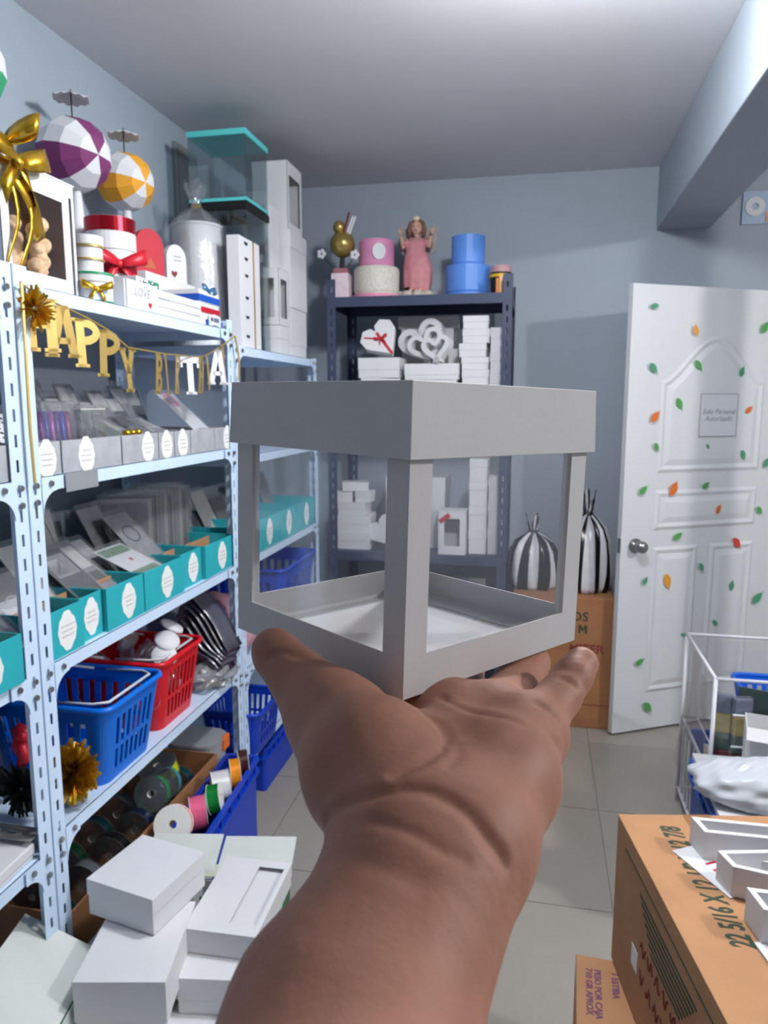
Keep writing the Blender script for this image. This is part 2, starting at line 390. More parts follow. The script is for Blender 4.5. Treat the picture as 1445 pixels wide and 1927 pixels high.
# navy rack on the back wall
nv = rack('navy blue metal rack holding cake stands and white boxes', -1.005, -0.135, 3.47, 3.89, 2.17, (), NAVY)
for z in (2.088, 1.615, 0.862, 0.42):
    mb = MB(); D = 0.87; W = 0.42
    mb.box(-D+0.003, 0.003, z-0.002, -0.003, W-0.003, z); mb.box(-D+0.003, 0.0, z-0.045, -0.003, 0.002, z); mb.box(-D, 0.003, z-0.045, -D+0.002, W-0.003, z)
    mb.box(-0.002, 0.003, z-0.045, 0, W-0.003, z); mb.box(-D+0.003, W-0.002, z-0.045, -0.003, W, z); mb.box(-D+0.003, 0.002, z-0.045, -0.003, 0.02, z-0.043)
    mb.build('shelf', NAVY, nv)

# ---------------------------------------------------------------- the held display box
hb = thing('display_box', 'white card display box with clear windows held on the open hand', 'box', (-0.0637, 0.3564, 1.4822), (0.0121, 0.0233, 0.9538))
CARD = mat('held_box_card', (0.86, 0.85, 0.85), 0.6, noise=0.015, scale=30, bump=0.04, bscale=500)
S, HB, LH, T = 0.1216, 0.1249, 0.0295, 0.0006
def side(name):
    """a side panel: frame round a window; lies in the x-z plane, y=0 outside, y=T inside"""
    mb = MB(); a = 0.0125; b = 0.0165; c = 0.012; h = HB-0.002
    mb.box(-S/2, 0, 0, -S/2+a, T, h); mb.box(S/2-a, 0, 0, S/2-T-0.00005, T, h)
    mb.box(-S/2+a, 0, 0, S/2-a, T, b); mb.box(-S/2+a, 0, h-c, S/2-a, T, h)
    return mb
pm = side('x').mesh('side_panel', CARD)
fm = MB().box(-S/2+0.003, 0, 0.003, S/2-0.003, 0.0002, HB-0.004).mesh('window_pane', CLEAR)
for k in range(4):
    a = k*math.pi/2; n = Vector((0, -1, 0)); n.rotate(Euler((0, 0, a)))
    link('side_panel', pm, hb, loc=n*(S/2), rot=(0, 0, a))
    link('window_pane', fm, hb, loc=n*(S/2-T-0.0004), rot=(0, 0, a))
MB().box(-S/2+T, -S/2+T, 0, S/2-T, S/2-T, 0.0008).build('base', WHITE, hb)
# folded inner tabs on the floor of the box and glue tabs in the corners
mb = MB()
for sx in (-1, 1):
    mb.box(sx*(S/2-T)-0.011*(sx > 0), -S/2+0.004, 0.001, sx*(S/2-T)+0.011*(sx < 0), S/2-0.004, 0.0016)
mb.build('fold_tab', WHITE, hb)
for k in range(4):
    a = k*math.pi/2
    MB().box(-S/2+T, -S/2+T*2, 0.002, -S/2+0.011, -S/2+T*3, HB-0.004).build('glue_tab', CARD, hb, rot=(0, 0, a))
# lid: slightly flared skirt, corner seam
lm = MB(); e0, e1 = 0.0021, 0.0030; q = 0.0007
def ring(e, z): s = S/2+e; return [(-s, -s, z), (s, -s, z), (s, s, z), (-s, s, z)]
vs = ring(e0, HB)+ring(e1, HB-LH)+ring(e1-q, HB-LH)+ring(e0-q, HB-q)
fs = [(0, 1, 2, 3), (15, 14, 13, 12)]
for a in range(3):
    for i in range(4): fs.append((a*4+(i+1) % 4, a*4+i, (a+1)*4+i, (a+1)*4+(i+1) % 4))
lm.add(vs, fs); lid = lm.build('lid', CARD, hb, bevel=0.0004)
# ---------------------------------------------------------------- hand and forearm (one continuous surface)
def surface_nets(F, o, h):
    S = F < 0; nx, ny, nz = F.shape
    offs = [(i, j, k) for i in (0, 1) for j in (0, 1) for k in (0, 1)]
    sl = lambda a, q: a[q[0]:nx-1+q[0], q[1]:ny-1+q[1], q[2]:nz-1+q[2]]
    cnt = sum(sl(S, q).astype(np.int8) for q in offs); act = (cnt > 0) & (cnt < 8)
    I = np.argwhere(act); N = len(I); idx = -np.ones(act.shape, np.int64); idx[act] = np.arange(N)
    acc = np.zeros((N, 3)); c = np.zeros(N)
    for a in offs:
        for ax in range(3):
            if a[ax]: continue
            b = list(a); b[ax] = 1
            fa = F[I[:, 0]+a[0], I[:, 1]+a[1], I[:, 2]+a[2]]; fb = F[I[:, 0]+b[0], I[:, 1]+b[1], I[:, 2]+b[2]]
            m = (fa < 0) != (fb < 0); t = np.where(m, fa/np.where(m, fa-fb, 1), 0)
            p = np.tile(np.array(a, float), (N, 1)); p[:, ax] += t
            acc[m] += p[m]; c[m] += 1
    V = (I+acc/c[:, None])*h+o
    faces = []
    for ax in range(3):
        u, v = (ax+1) % 3, (ax+2) % 3
        lo = [slice(1, None)]*3; lo[ax] = slice(0, -1)
        A = S[tuple(slice(0, n-1) if k == ax else slice(1, n-1) for k, n in enumerate(F.shape))]
        B = S[tuple(slice(1, n) if k == ax else slice(1, n-1) for k, n in enumerate(F.shape))]
        E = np.argwhere(A != B)
        if not len(E): continue
        base = E.copy(); base[:, u] += 1; base[:, v] += 1
        fl = A[E[:, 0], E[:, 1], E[:, 2]]
        q = []
        for du, dv in ((0, 0), (-1, 0), (-1, -1), (0, -1)):
            w_ = base.copy(); w_[:, u] += du; w_[:, v] += dv; q.append(idx[w_[:, 0], w_[:, 1], w_[:, 2]])
        q = np.stack(q, 1); q[~fl] = q[~fl][:, ::-1]; faces.append(q)
    return V, np.concatenate(faces)
def rcone(P, a, b, r0, r1):
    a = np.array(a, np.float32); b = np.array(b, np.float32); d = b-a; L = float(d@d)+1e-12
    q = P-a; t = np.clip((q@d)/L, 0, 1)
    return np.linalg.norm(q-t[..., None]*d, axis=-1)-(r0+(r1-r0)*t)
def smin(a, b, k):
    h = np.clip(0.5+0.5*(b-a)/k, 0, 1); return b*(1-h)+a*h-k*h*(1-h)
# joints: (x, y, z, radius) chains in world metres
ARM = [[(-0.0434, 0.1211, 1.4393, 0.029), (-0.0452, 0.1577, 1.4446, 0.0262), (-0.0374, 0.1826, 1.4546, 0.0218), (-0.0362, 0.1954, 1.4624, 0.0198), (-0.0365, 0.2055, 1.468, 0.02)], [(-0.037, 0.1224, 1.4393, 0.03), (-0.0378, 0.1593, 1.4446, 0.0265), (-0.0301, 0.1841, 1.4546, 0.023), (-0.025, 0.1978, 1.4624, 0.021), (-0.0194, 0.2088, 1.4664, 0.0205)]]
PALM = [[(-0.0189, 0.2108, 1.4652, 0.0205), (-0.0095, 0.2415, 1.4703, 0.0195), (-0.002, 0.2722, 1.4716, 0.015)], [(-0.0379, 0.2095, 1.469, 0.0195), (-0.0519, 0.2311, 1.474, 0.0237), (-0.0747, 0.2581, 1.4794, 0.0175)], [(-0.0301, 0.219, 1.4661, 0.018), (-0.0289, 0.2566, 1.4675, 0.0185), (-0.031, 0.2832, 1.4689, 0.015)], [(-0.0548, 0.2861, 1.466, 0.015), (-0.0319, 0.2909, 1.466, 0.015), (-0.0142, 0.2898, 1.4682, 0.0145), (-0.0001, 0.2805, 1.4691, 0.0128)]]
THUMB = [(-0.0691, 0.256, 1.4776, 0.017), (-0.0879, 0.2715, 1.4836, 0.0126), (-0.097, 0.2786, 1.488, 0.0105), (-0.1067, 0.2855, 1.4927, 0.0092), (-0.1094, 0.2883, 1.4942, 0.0085)]
FINGERS = [[(-0.0557, 0.2904, 1.4681, 0.0135), (-0.0639, 0.3289, 1.4613, 0.01), (-0.0715, 0.374, 1.4554, 0.0085)], [(-0.0324, 0.2952, 1.4681, 0.0135), (-0.0328, 0.3395, 1.461, 0.0105), (-0.0331, 0.3892, 1.4549, 0.0085)], [(-0.0144, 0.2931, 1.47, 0.0132), (-0.0057, 0.335, 1.4682, 0.011), (0.0001, 0.3583, 1.4707, 0.0095)], [(0.0009, 0.2819, 1.4701, 0.012), (0.0121, 0.3067, 1.4755, 0.009), (0.0179, 0.318, 1.4803, 0.0083), (0.022, 0.3256, 1.4839, 0.0076)]]
CREASES = [([(-0.0616, 0.2026, 1.4716), (-0.0534, 0.196, 1.4816), (-0.0443, 0.1939, 1.487), (-0.0344, 0.1952, 1.4895), (-0.0279, 0.1955, 1.4892), (-0.0212, 0.1943, 1.4875), (-0.0153, 0.1924, 1.4848), (-0.0103, 0.1895, 1.4803), (-0.0054, 0.1887, 1.4743)], 0.0013, 0.0022), ([(-0.0424, 0.1856, 1.4838), (-0.0338, 0.1829, 1.4844), (-0.0272, 0.1811, 1.4834), (-0.0217, 0.1798, 1.4812), (-0.0156, 0.1806, 1.4786)], 0.0006, 0.0018), ([(-0.039, 0.2435, 1.4928), (-0.0313, 0.2389, 1.4909), (-0.0265, 0.2288, 1.4903), (-0.0266, 0.2177, 1.4912), (-0.0313, 0.207, 1.4919), (-0.0387, 0.2, 1.4906)], 0.001, 0.002), ([(-0.0198, 0.2531, 1.4894), (-0.0114, 0.2471, 1.4912), (-0.0025, 0.2441, 1.4905), (0.0043, 0.2483, 1.4863), (0.0107, 0.2586, 1.4768)], 0.001, 0.0022), ([(0.0033, 0.2714, 1.4864), (0.0097, 0.2713, 1.4825)], 0.0012, 0.0018), ([(0.0133, 0.3035, 1.4848), (0.0185, 0.3036, 1.4824)], 0.001, 0.0016), ([(-0.1053, 0.2736, 1.4968), (-0.0985, 0.2735, 1.4989), (-0.0901, 0.2703, 1.4979)], 0.0008, 0.0018), ([(-0.0229, 0.2243, 1.4899), (-0.0215, 0.2156, 1.4904), (-0.0236, 0.2075, 1.491)], 0.0006, 0.0018), ([(-0.0503, 0.1785, 1.4769), (-0.0378, 0.1721, 1.4796), (-0.0269, 0.1698, 1.4779)], 0.0004, 0.003), ([(-0.0345, 0.2748, 1.4847), (-0.0267, 0.2598, 1.4881), (-0.0197, 0.2512, 1.4897)], 0.0008, 0.0018)]
hs = 0.0014
allp = np.array([j for c in ARM+PALM+[THUMB]+FINGERS for j in c])
lo = (allp[:, :3]-allp[:, 3:4]).min(0)-0.008; hi = (allp[:, :3]+allp[:, 3:4]).max(0)+0.008
dims = np.ceil((hi-lo)/hs).astype(int)+1
G = np.stack(np.meshgrid(*[lo[i]+hs*np.arange(dims[i]) for i in range(3)], indexing='ij'), -1).astype(np.float32)
def chain(c, k=0.006):
    D = None
    for i in range(len(c)-1):
        d = rcone(G, c[i][:3], c[i+1][:3], c[i][3], c[i+1][3]); D = d if D is None else smin(D, d, k)
    return D
D = None
for c in ARM: d = chain(c, 0.01); D = d if D is None else smin(D, d, 0.010)
for c in PALM: D = smin(D, chain(c, 0.008), 0.012)
D = smin(D, chain(THUMB, 0.006), 0.009)
FG = None
for c in FINGERS: d = chain(c, 0.003); FG = d if FG is None else np.minimum(FG, d)
D = smin(D, FG, 0.007)
hv, hf = surface_nets(D, lo, hs)
# skin creases: shallow grooves pressed into the surface along lines given in space
nrm = np.zeros_like(hv)
e1 = hv[hf[:, 2]]-hv[hf[:, 0]]; e2 = hv[hf[:, 3]]-hv[hf[:, 1]]; fn = np.cross(e1, e2)
for i in range(4): np.add.at(nrm, hf[:, i], fn)
nrm /= np.linalg.norm(nrm, axis=1, keepdims=True)+1e-12
disp = np.zeros(len(hv))
for (pts, amp, wid) in CREASES:
    dm = np.full(len(hv), 1e9)
    for i in range(len(pts)-1):
        a = np.array(pts[i]); b = np.array(pts[i+1]); d = b-a; q = hv-a; t = np.clip((q@d)/(d@d), 0, 1)
        dm = np.minimum(dm, np.linalg.norm(q-t[:, None]*d, axis=1))
    disp = np.maximum(disp, 1.5*amp*np.exp(-(dm/wid)**2))
hv = hv-nrm*disp[:, None]
SKIN = mat('skin', (0.68, 0.48, 0.40), 0.55, noise=0.06, scale=60, bump=0.22, bscale=170, sss=0.05, spec=0.3)
me = bpy.data.meshes.new('person'); me.from_pydata(hv.tolist(), [], hf.tolist()); me.materials.append(SKIN)
me.polygons.foreach_set('use_smooth', [True]*len(me.polygons)); me.update()
hand = link('person', me); sm = hand.modifiers.new('smooth', 'SMOOTH'); sm.factor = 0.5; sm.iterations = 3
tag(hand, 'bare left forearm and open palm of a person holding up the white display box', 'person')


# ---------------------------------------------------------------- generic builders
def white_box(label, c, size, rot=0.0, lid=0.35, group=None, m=WHITE, cat='box', name='gift_box', over=0.002):
    """closed card box: base plus a slightly wider lid; c is the centre of its bottom"""
    w_, d_, h_ = size; t = thing(name, label, cat, c, rot, group); lh = h_*lid
    MB().box(-w_/2, -d_/2, 0, w_/2, d_/2, h_-lh*0.3).build('base', m, t, bevel=0.0012)
    MB().box(-w_/2-over, -d_/2-over, h_-lh, w_/2+over, d_/2+over, h_).build('lid', m, t, bevel=0.0012)
    return t
def window_box(label, c, size, rot=0.0, faces=('px',), m=WHITE, band=0.014, group=None, back=None, name='window_box', lid=None):
    """card box whose listed faces (px = +X, ny = -Y) have a window"""
    w_, d_, h_ = size; t = thing(name, label, 'box', c, rot, group); T = 0.0012
    if lid is None: lid = h_*0.18
    def face(n):
        q = MB(); L = d_ if n in ('px', 'nx') else w_; win = n in faces
        if win:
            q.box(-L/2, 0, 0, -L/2+band, T, h_); q.box(L/2-band, 0, 0, L/2, T, h_)
            q.box(-L/2+band, 0, 0, L/2-band, T, band*1.4); q.box(-L/2+band, 0, h_-lid, L/2-band, T, h_)
        else: q.box(-L/2, 0, 0, L/2, T, h_)
        a = {'px': 90, 'ny': 0, 'nx': -90, 'py': 180}[n]; loc = {'px': (w_/2, 0, 0), 'ny': (0, -d_/2, 0), 'nx': (-w_/2, 0, 0), 'py': (0, d_/2, 0)}[n]
        q.build('side_panel', back if (back and n in ('nx', 'py')) else m, t, loc=loc, rot=(0, 0, R(a)))
        if win:
            MB().box(-L/2+0.003, T, 0.004, L/2-0.003, T+0.0003, h_-0.004).build('window_pane', CLEAR, t, loc=loc, rot=(0, 0, R(a)))
    for n in ('px', 'ny', 'nx', 'py'): face(n)
    MB().box(-w_/2+0.001, -d_/2+0.001, 0, w_/2-0.001, d_/2-0.001, 0.002).build('base', m, t)
    MB().box(-w_/2-0.002, -d_/2-0.002, h_-0.001, w_/2+0.002, d_/2+0.002, h_+0.002).build('lid', m, t)
    return t
def round_box(label, c, r, h, group=None, m=WHITE, lid=0.3, rim=None, name='round_box', cat='box', taper=1.0):
    t = thing(name, label, cat, c, 0, group); lh = h*lid
    MB().lathe([(0.0005, 0), (r*taper, 0), (r, h-lh), (r, h-lh*0.5)], n=36).build('base', m, t, smooth=False)
    MB().lathe([(r+0.0005, h-lh), (r+0.003, h-lh), (r+0.003, h-0.001), (r+0.001, h), (0.0005, h)], n=36).build('lid', m, t)
    if rim: MB().lathe([(r+0.0032, h-lh*rim[1]), (r+0.0042, h-lh*rim[1]), (r+0.0042, h-0.001), (r+0.0032, h-0.001)], n=36).build('rim_band', rim[0], t)
    return t
def bow(parent, c, s, m, face='px', tails=True, name='bow'):
    """ribbon bow: two loops, knot, two tails. Built facing -Y then turned"""
    mb = MB(); wd = s*0.55
    def strip(pts, w0, w1):
        n = len(pts); vs = []
        for i, (x, y, z) in enumerate(pts):
            ww = (w0+(w1-w0)*i/(n-1))*((0.30+0.70*math.sin(math.pi*i/(n-1))) if n > 5 else 1); vs += [(x, y-ww/2*0.25, z-ww/2), (x, y+ww/2*0.25, z+ww/2)]
        mb.add(vs, [(2*i, 2*i+2, 2*i+3, 2*i+1) for i in range(n-1)])
    for sg in (-1, 1):
        P = []
        for i in range(13):
            a = 2*math.pi*i/12; P.append((sg*s*(0.5-0.5*math.cos(a)), -s*0.20*math.sin(a)-s*0.06, s*0.34*(0.5-0.5*math.cos(a))))
        strip(P, wd*0.95, wd*0.95)
        if tails: strip([(sg*s*0.05, -s*0.05, 0), (sg*s*0.32, -s*0.12, -s*0.35), (sg*s*0.52, -s*0.06, -s*0.75)], wd*0.6, wd*0.9)
    mb.ball((0, -s*0.08, 0), s*0.14, 10, 6, (1, 0.7, 1))
    o = mb.build(name, m, parent, smooth=True, solid=0.0006, loc=c, rot=(0, 0, R(90) if face == 'px' else 0)); return o
def packet(label, y, wd, ht, xb, zb, lean, col, motif=None, group=None, sleeve=True, rz=90, name='packet', cat='packet', x=None):
    t = thing(name, label, cat, (xb, y, zb), (R(-lean), 0, R(rz)), group)
    MB().box(-wd/2, 0, 0.002, wd/2, 0.0025, ht*0.93).build('insert_card', col, t)
    if motif:
        for k, (kind, m, a, b, c_, d_) in enumerate(motif):      # fractions of the card
            q = MB()
            if kind == 'rect': q.box((a-0.5)*wd, -0.0008, b*ht*0.93, (c_-0.5)*wd, 0, d_*ht*0.93)
            elif kind == 'disc':
                q.cyl(((a-0.5)*wd, -0.0008, b*ht*0.93), ((a-0.5)*wd, 0, b*ht*0.93), c_*wd, n=18)
            elif kind == 'ring':
                P = [((a-0.5)*wd+c_*wd*math.cos(i*math.pi/12), -0.0004, b*ht*0.93+d_*ht*math.sin(i*math.pi/12)) for i in range(24)]
                q.tube(P, 0.0025, 5, True)
            q.build('print', m, t)
    if sleeve:
        # slightly puckered clear sleeve
        mb = MB(); n = 6; vs = []; fs = []
        for j in range(n+1):
            for i in range(n+1):
                u = i/n; v = j/n; bul = 0.004*math.sin(math.pi*u)*math.sin(math.pi*v)+rnd.uniform(-0.0012, 0.0012)
                vs.append(((u-0.5)*wd*1.12, -0.0035-bul, v*ht))
        for j in range(n):
            for i in range(n): a = j*(n+1)+i; fs.append((a, a+1, a+n+2, a+n+1))
        mb.add(vs, fs); mb.build('sleeve', BAGFILM, t, smooth=True)
    return t
def scallop(rw, rh, n=40, k=10):
    P = []
    for i in range(n):
        a = 2*math.pi*i/n; s_ = 1+0.035*math.cos(k*a); P.append((rw*s_*math.cos(a), rh*s_*math.sin(a)*(1+0.16*abs(math.sin(a))**9)))
    return P
def label_part(parent, c, rw, rh, lines=3, seed=0):
    """paper label facing +X with small handwritten lines"""
    M = Matrix(((0,0,1,0),(1,0,0,0),(0,1,0,0),(0,0,0,1)))
    o = MB().prism(scallop(rw, rh), 0, 0.0006, M).build('label', LABEL, parent, loc=c)
    r_ = random.Random(seed)
    for i in range(lines):
        z = (lines-1)/2*0.012-i*0.012; L = rw*r_.uniform(0.45, 0.75)
        P = [(0.0009, -L+2*L*k/14, z+0.0016*math.sin(k*1.9+seed)) for k in range(15)]
        MB().tube(P, 0.0006, 4).build('handwriting', GREYINK, o)
    return o
def open_tray(label, y0, y1, x0, x1, z, h, m, group, lab=None, divider=None, seed=0, cat='tray', name='label_tray', rz=0):
    t = thing(name, label, cat, ((x0+x1)/2, (y0+y1)/2, z), rz, group); w_ = x1-x0; d_ = y1-y0
    mb = MB(); tray(mb, [(-w_/2, -d_/2), (w_/2, -d_/2), (w_/2, d_/2), (-w_/2, d_/2)], 0, h, 0.003)
    mb.build('body', m, t, bevel=0.0008)
    if divider:
        for fx in divider: MB().box(-w_/2+0.004+fx*w_, -d_/2+0.004, 0.003, -w_/2+0.007+fx*w_, d_/2-0.004, h*0.92).build('divider', KRAFT, t)
    if lab is not None: label_part(t, (w_/2+0.0003, lab[0], h*0.5+lab[3] if len(lab) > 3 else h*0.5), lab[1], lab[2], seed=seed)
    return t

# ================================================================ top shelf
# cookie box with the big gold bow
cb = window_box('tall white window box of cookies topped by a large gold bow', (-1.195, 1.492, S1), (0.215, 0.232, 0.255), faces=('px', 'ny'), band=0.026, back=mat('brown_card', (0.60, 0.46, 0.40), 0.8))
bow(cb, (0.118, -0.075, 0.245), 0.095, GOLD, 'px', True, 'gold_bow')
bow(cb, (0.110, -0.085, 0.285), 0.080, GOLD, 'ny', False, 'gold_bow')
for k, (yy, wd_) in enumerate(((-0.075, 0.030), (-0.045, 0.014), (-0.09, 0.008))):
    q = MB(); vs = []
    for i in range(9):
        u = i/8; y_ = yy+(0.085 if k == 0 else 0.02*math.sin(5*u))*u; z_ = 0.225-(0.115 if k == 0 else 0.20)*u; x_ = 0.113+0.010*math.sin(4*u)
        vs += [(x_, y_-wd_/2, z_-wd_*0.3), (x_+0.002, y_+wd_/2, z_+wd_*0.3)]
    q.add(vs, [(2*i, 2*i+2, 2*i+3, 2*i+1) for i in range(8)]); q.build('ribbon_tail', GOLD, cb, smooth=True, solid=0.0006)
COOK = mat('cookie', (0.88, 0.74, 0.58), 0.8, noise=0.3, scale=70, bump=0.6, bscale=90)
for i in range(34):
    z = 0.0+0.0125*(i//3)+rnd.uniform(0, 0.008)
    o = MB().ball((0, 0, 0), 0.023, 9, 6, (0.8, 1, 0.8)).build('cookie', COOK, None, smooth=True, loc=(-1.195+0.045+0.03*((i*7) % 3-1), 1.490+0.046*(i % 3-1)+rnd.uniform(-0.016, 0.016), S1+0.02+z), rot=(rnd.random(), rnd.random(), rnd.random()))
    tag(o, 'rough pale cookie piled inside the window box under the gold bow', 'cookie', 'cookies in the gold-bowed window box')
window_box('slim white window box standing between cookie box and paper ball', (-1.185, 1.649, S1), (0.12, 0.068, 0.272), faces=('px', 'ny'), band=0.010, lid=0.03)
# paper balls on cones
def paper_ball(label, c, r, m2, zc, group, cone=True):
    t = thing('paper_ball', label, 'decoration', (c[0], c[1], S1), 0, group)
    n = 6
    for k in range(n):
        q = MB(); vs = []; fs = []; mm = 6
        for j in range(mm+1):
            ph = -math.pi/2+math.pi*j/mm
            for i in range(3):
                a = 2*math.pi*(k+i/2)/n; vs.append((r*math.sin(ph)*1.0, r*math.cos(ph)*math.cos(a), r*math.cos(ph)*math.sin(a)))
        for j in range(mm):
            for i in range(2): b = j*3+i; fs.append((b, b+1, b+4, b+3))
        q.add(vs, fs); q.build('gore', [WHITE, m2][k % 2], t, solid=0.001, loc=(0, 0, zc-S1), rot=(R(-6), R(8), R(-18)))
    if cone: MB().lathe([(0.001, 0.0), (0.040, 0.0), (0.012, zc-S1-r*0.86), (0.001, zc-S1-r*0.86)], n=24).build('cone_stand', WHITE, t)
    MB().cyl((0, 0, zc-S1+r*0.97), (0, 0, zc-S1+r+0.075), 0.0022, n=6).build('stick', INK, t)
    mb = MB(); nn = 12; vs = [(0, 0, zc-S1+r+0.07)]
    for i in range(nn*2):
        a = math.pi*i/nn; rr = 0.052*(1+0.06*math.cos(6*a)); vs.append((rr*math.cos(a), rr*math.sin(a), zc-S1+r+0.052-(0.006 if i % 2 else 0)))
    mb.add(vs, [(0, 1+i, 1+(i+1) % (2*nn)) for i in range(2*nn)]); mb.build('canopy', WHITE, t, solid=0.001)
    return t
paper_ball('purple and white paper ball on a white cone stand', (-1.378, 2.08), 0.106, mat('purple_paper', (0.47, 0.20, 0.40), 0.7), 2.325, 'paper balls along the top shelf')
paper_ball('yellow and white paper ball on a white cone stand', (-1.378, 2.36), 0.094, mat('yellow_paper', (0.89, 0.63, 0.18), 0.7), 2.325, 'paper balls along the top shelf')
paper_ball('green and white paper ball partly cut by the frame edge above gold bow', (-1.36, 1.62), 0.100, mat('green_paper', (0.22, 0.60, 0.42), 0.7), 2.385, 'paper balls along the top shelf')
# round boxes
hbx = round_box('white hat box with red foil rim and large red bow', (-1.255, 2.05, S1), 0.068, 0.285, rim=(REDMET, 0.45), lid=0.32)
MB().lathe([(0.0695, 0.125), (0.0715, 0.125), (0.0715, 0.165), (0.0695, 0.165)], n=36).build('ribbon_band', RED, hbx)
bow(hbx, (0.055, -0.055, 0.150), 0.085, RED, 'px').rotation_euler = (0, 0, R(55))
gt = round_box('low white round box with green trim and gold bow', (-1.125, 1.740, S1), 0.050, 0.078, rim=(mat('green_ribbon', (0.15, 0.55, 0.38), 0.4), 0.3))
MB().lathe([(0.0502, 0.004), (0.0512, 0.004), (0.0512, 0.009), (0.0502, 0.009)], n=36).build('bottom_trim', MATS['green_ribbon'], gt)
bow(gt, (0.036, -0.034, 0.035), 0.038, GOLD, 'px').rotation_euler = (0, 0, R(45))
ck = round_box('small white two-tier round box with gold stripes', (-1.132, 1.740, S1+0.0785), 0.036, 0.09, lid=0.25)
for z in (0.03, 0.062): MB().lathe([(0.0361, z), (0.0402, z), (0.0402, z+0.004), (0.0361, z+0.004)], n=30).build('stripe', GOLDCARD, ck)
# white box and the two arched cards standing on it
white_box('long plain white box under the red and white arched cards', (-1.270, 2.36, S1), (0.088, 0.34, 0.165), 0, 0.3)
def arch_card(label, c, w_, h_, m, rot, motif):
    P = [(-w_/2, 0), (w_/2, 0), (w_/2, h_*0.62)]+[(w_/2*math.cos(math.pi*i/12), h_*0.62+h_*0.38*math.sin(math.pi*i/12)) for i in range(1, 12)]+[(-w_/2, h_*0.62)]
    t = thing('arched_card', label, 'card', c, rot); M = Matrix(((1,0,0,0),(0,0,-1,0),(0,1,0,0),(0,0,0,1)))
    MB().prism(P, -0.012, 0.012, M).build('panel', m, t, bevel=0.001); motif(t); return t
def m_tri(t): MB().prism([(-0.022, 0.025), (0.022, 0.025), (0.0, 0.06)], 0.0122, 0.0128, Matrix(((1,0,0,0),(0,0,-1,0),(0,1,0,0),(0,0,0,1)))).build('print', mat('copper_print', (0.70, 0.36, 0.22), 0.4), t)
def heart2d(s, n=24):
    P = []
    for i in range(n):
        a = 2*math.pi*i/n; P.append((s*16*math.sin(a)**3/17, s*(13*math.cos(a)-5*math.cos(2*a)-2*math.cos(3*a)-math.cos(4*a))/17))
    return P[::-1]
def m_heart(t):
    M = Matrix(((1,0,0,0),(0,0,-1,0),(0,1,0,0),(0,0,0,1)))
    MB().prism([(x-0.012, y+0.03) for x, y in heart2d(0.014)], 0.0122, 0.0128, M).build('heart_print', REDINK, t)
    for i, z in enumerate((0.075, 0.088)): MB().box(-0.012, -0.0128, z, 0.02, -0.0122, z+0.003).build('print_line', GREYINK, t)
arch_card('red arched card with a copper triangle, on the long white box', (-1.275, 2.30, S1+0.1655), 0.105, 0.15, mat('red_card', (0.72, 0.17, 0.22), 0.6), R(62), m_tri)
arch_card('white arched card with a small dark red heart, on the long white box', (-1.262, 2.455, S1+0.1655), 0.085, 0.13, WHITE, R(66), m_heart)
# LOVE crate
cr = thing('slatted_crate', 'small white slatted crate lettered LOVE with a red heart', 'crate', (-1.124, 2.025, S1), 0)
cw, cdp, ch = 0.105, 0.44, 0.072
for s_ in (1, -1):
    for k in range(3): MB().box(s_*cw/2-0.003, -cdp/2, 0.003+k*0.0235, s_*cw/2+0.003, cdp/2, 0.003+k*0.0235+0.0205).build('slat', WHITE, cr)
for s_ in (1, -1): MB().box(-cw/2, s_*cdp/2-0.004, 0, cw/2, s_*cdp/2+0.004, ch+0.004).build('end_panel', WHITE, cr)
MB().box(-cw/2, -cdp/2, 0, cw/2, cdp/2, 0.003).build('base', WHITE, cr)
MB().box(cw/2+0.003, -cdp/2, 0.0, cw/2+0.006, -cdp/2+0.16, ch+0.004).build('name_panel', WHITE, cr)
lettering('LOVE', 0.034, GREYINK, cr, (cw/2+0.0063, -cdp/2+0.075, 0.048), FACE_PX, shear=0.25)
MB().prism([(x, y) for x, y in heart2d(0.010)], 0, 0.0008, Matrix(((0,0,1,0),(1,0,0,0),(0,1,0,0),(0,0,0,1)))).build('heart', RED, cr, loc=(cw/2+0.0062, -cdp/2+0.115, 0.020))
gj = white_box('white box with green corner and glass gems inside the LOVE crate', (-1.126, 1.945, S1+0.0035), (0.08, 0.13, 0.092), R(3), 0.3)
MB().box(0.0425, 0.0, 0.05, 0.0435, 0.064, 0.090).build('green_print', MATS['green_ribbon'], gj)
for i in range(5): MB().ball((0.045, -0.05+0.022*i, 0.075+0.006*(i % 2)), 0.007, 8, 6).build('gem', SILVER, gj, smooth=True)
# blue and white box with red ribbon and banner
bb = white_box('white box with blue band, red ribbon and MI BEBE banner', (-1.148, 2.330, S1), (0.135, 0.15, 0.115), 0, 0.35)
MB().box(-0.0708, -0.0783, 0.078, 0.0708, 0.0783, 0.100).build('blue_band', mat('royal_blue', (0.08, 0.32, 0.70), 0.5), bb)
MB().box(-0.0705, -0.0778, 0.045, 0.0705, 0.0778, 0.062).build('red_ribbon', RED, bb)
M_ = Matrix(((0,0,1,0),(1,0,0,0),(0,1,0,0),(0,0,0,1)))
bn = MB().prism([(-0.045, 0), (-0.02, 0.005), (0, 0.007), (0.02, 0.005), (0.045, 0), (0.045, 0.034), (0.02, 0.039), (0, 0.041), (-0.02, 0.039), (-0.045, 0.034)], 0, 0.002, M_).build('banner', WHITE, bb, loc=(0.072, 0.03, 0.004))
lettering('MI BEBE', 0.019, mat('navy_ink', (0.15, 0.2, 0.4), 0.6), bn, (0.0024, 0, 0.022), FACE_PX, bold=0.0004)
for s_ in (-1, 1): MB().prism([(s_*0.045, -0.004), (s_*0.064, -0.004), (s_*0.058, 0.008), (s_*0.064, 0.02), (s_*0.045, 0.02)][::s_], -0.001, 0.001, M_).build('banner_tail', MATS['royal_blue'], bb, loc=(0.072, 0.03, 0.004))
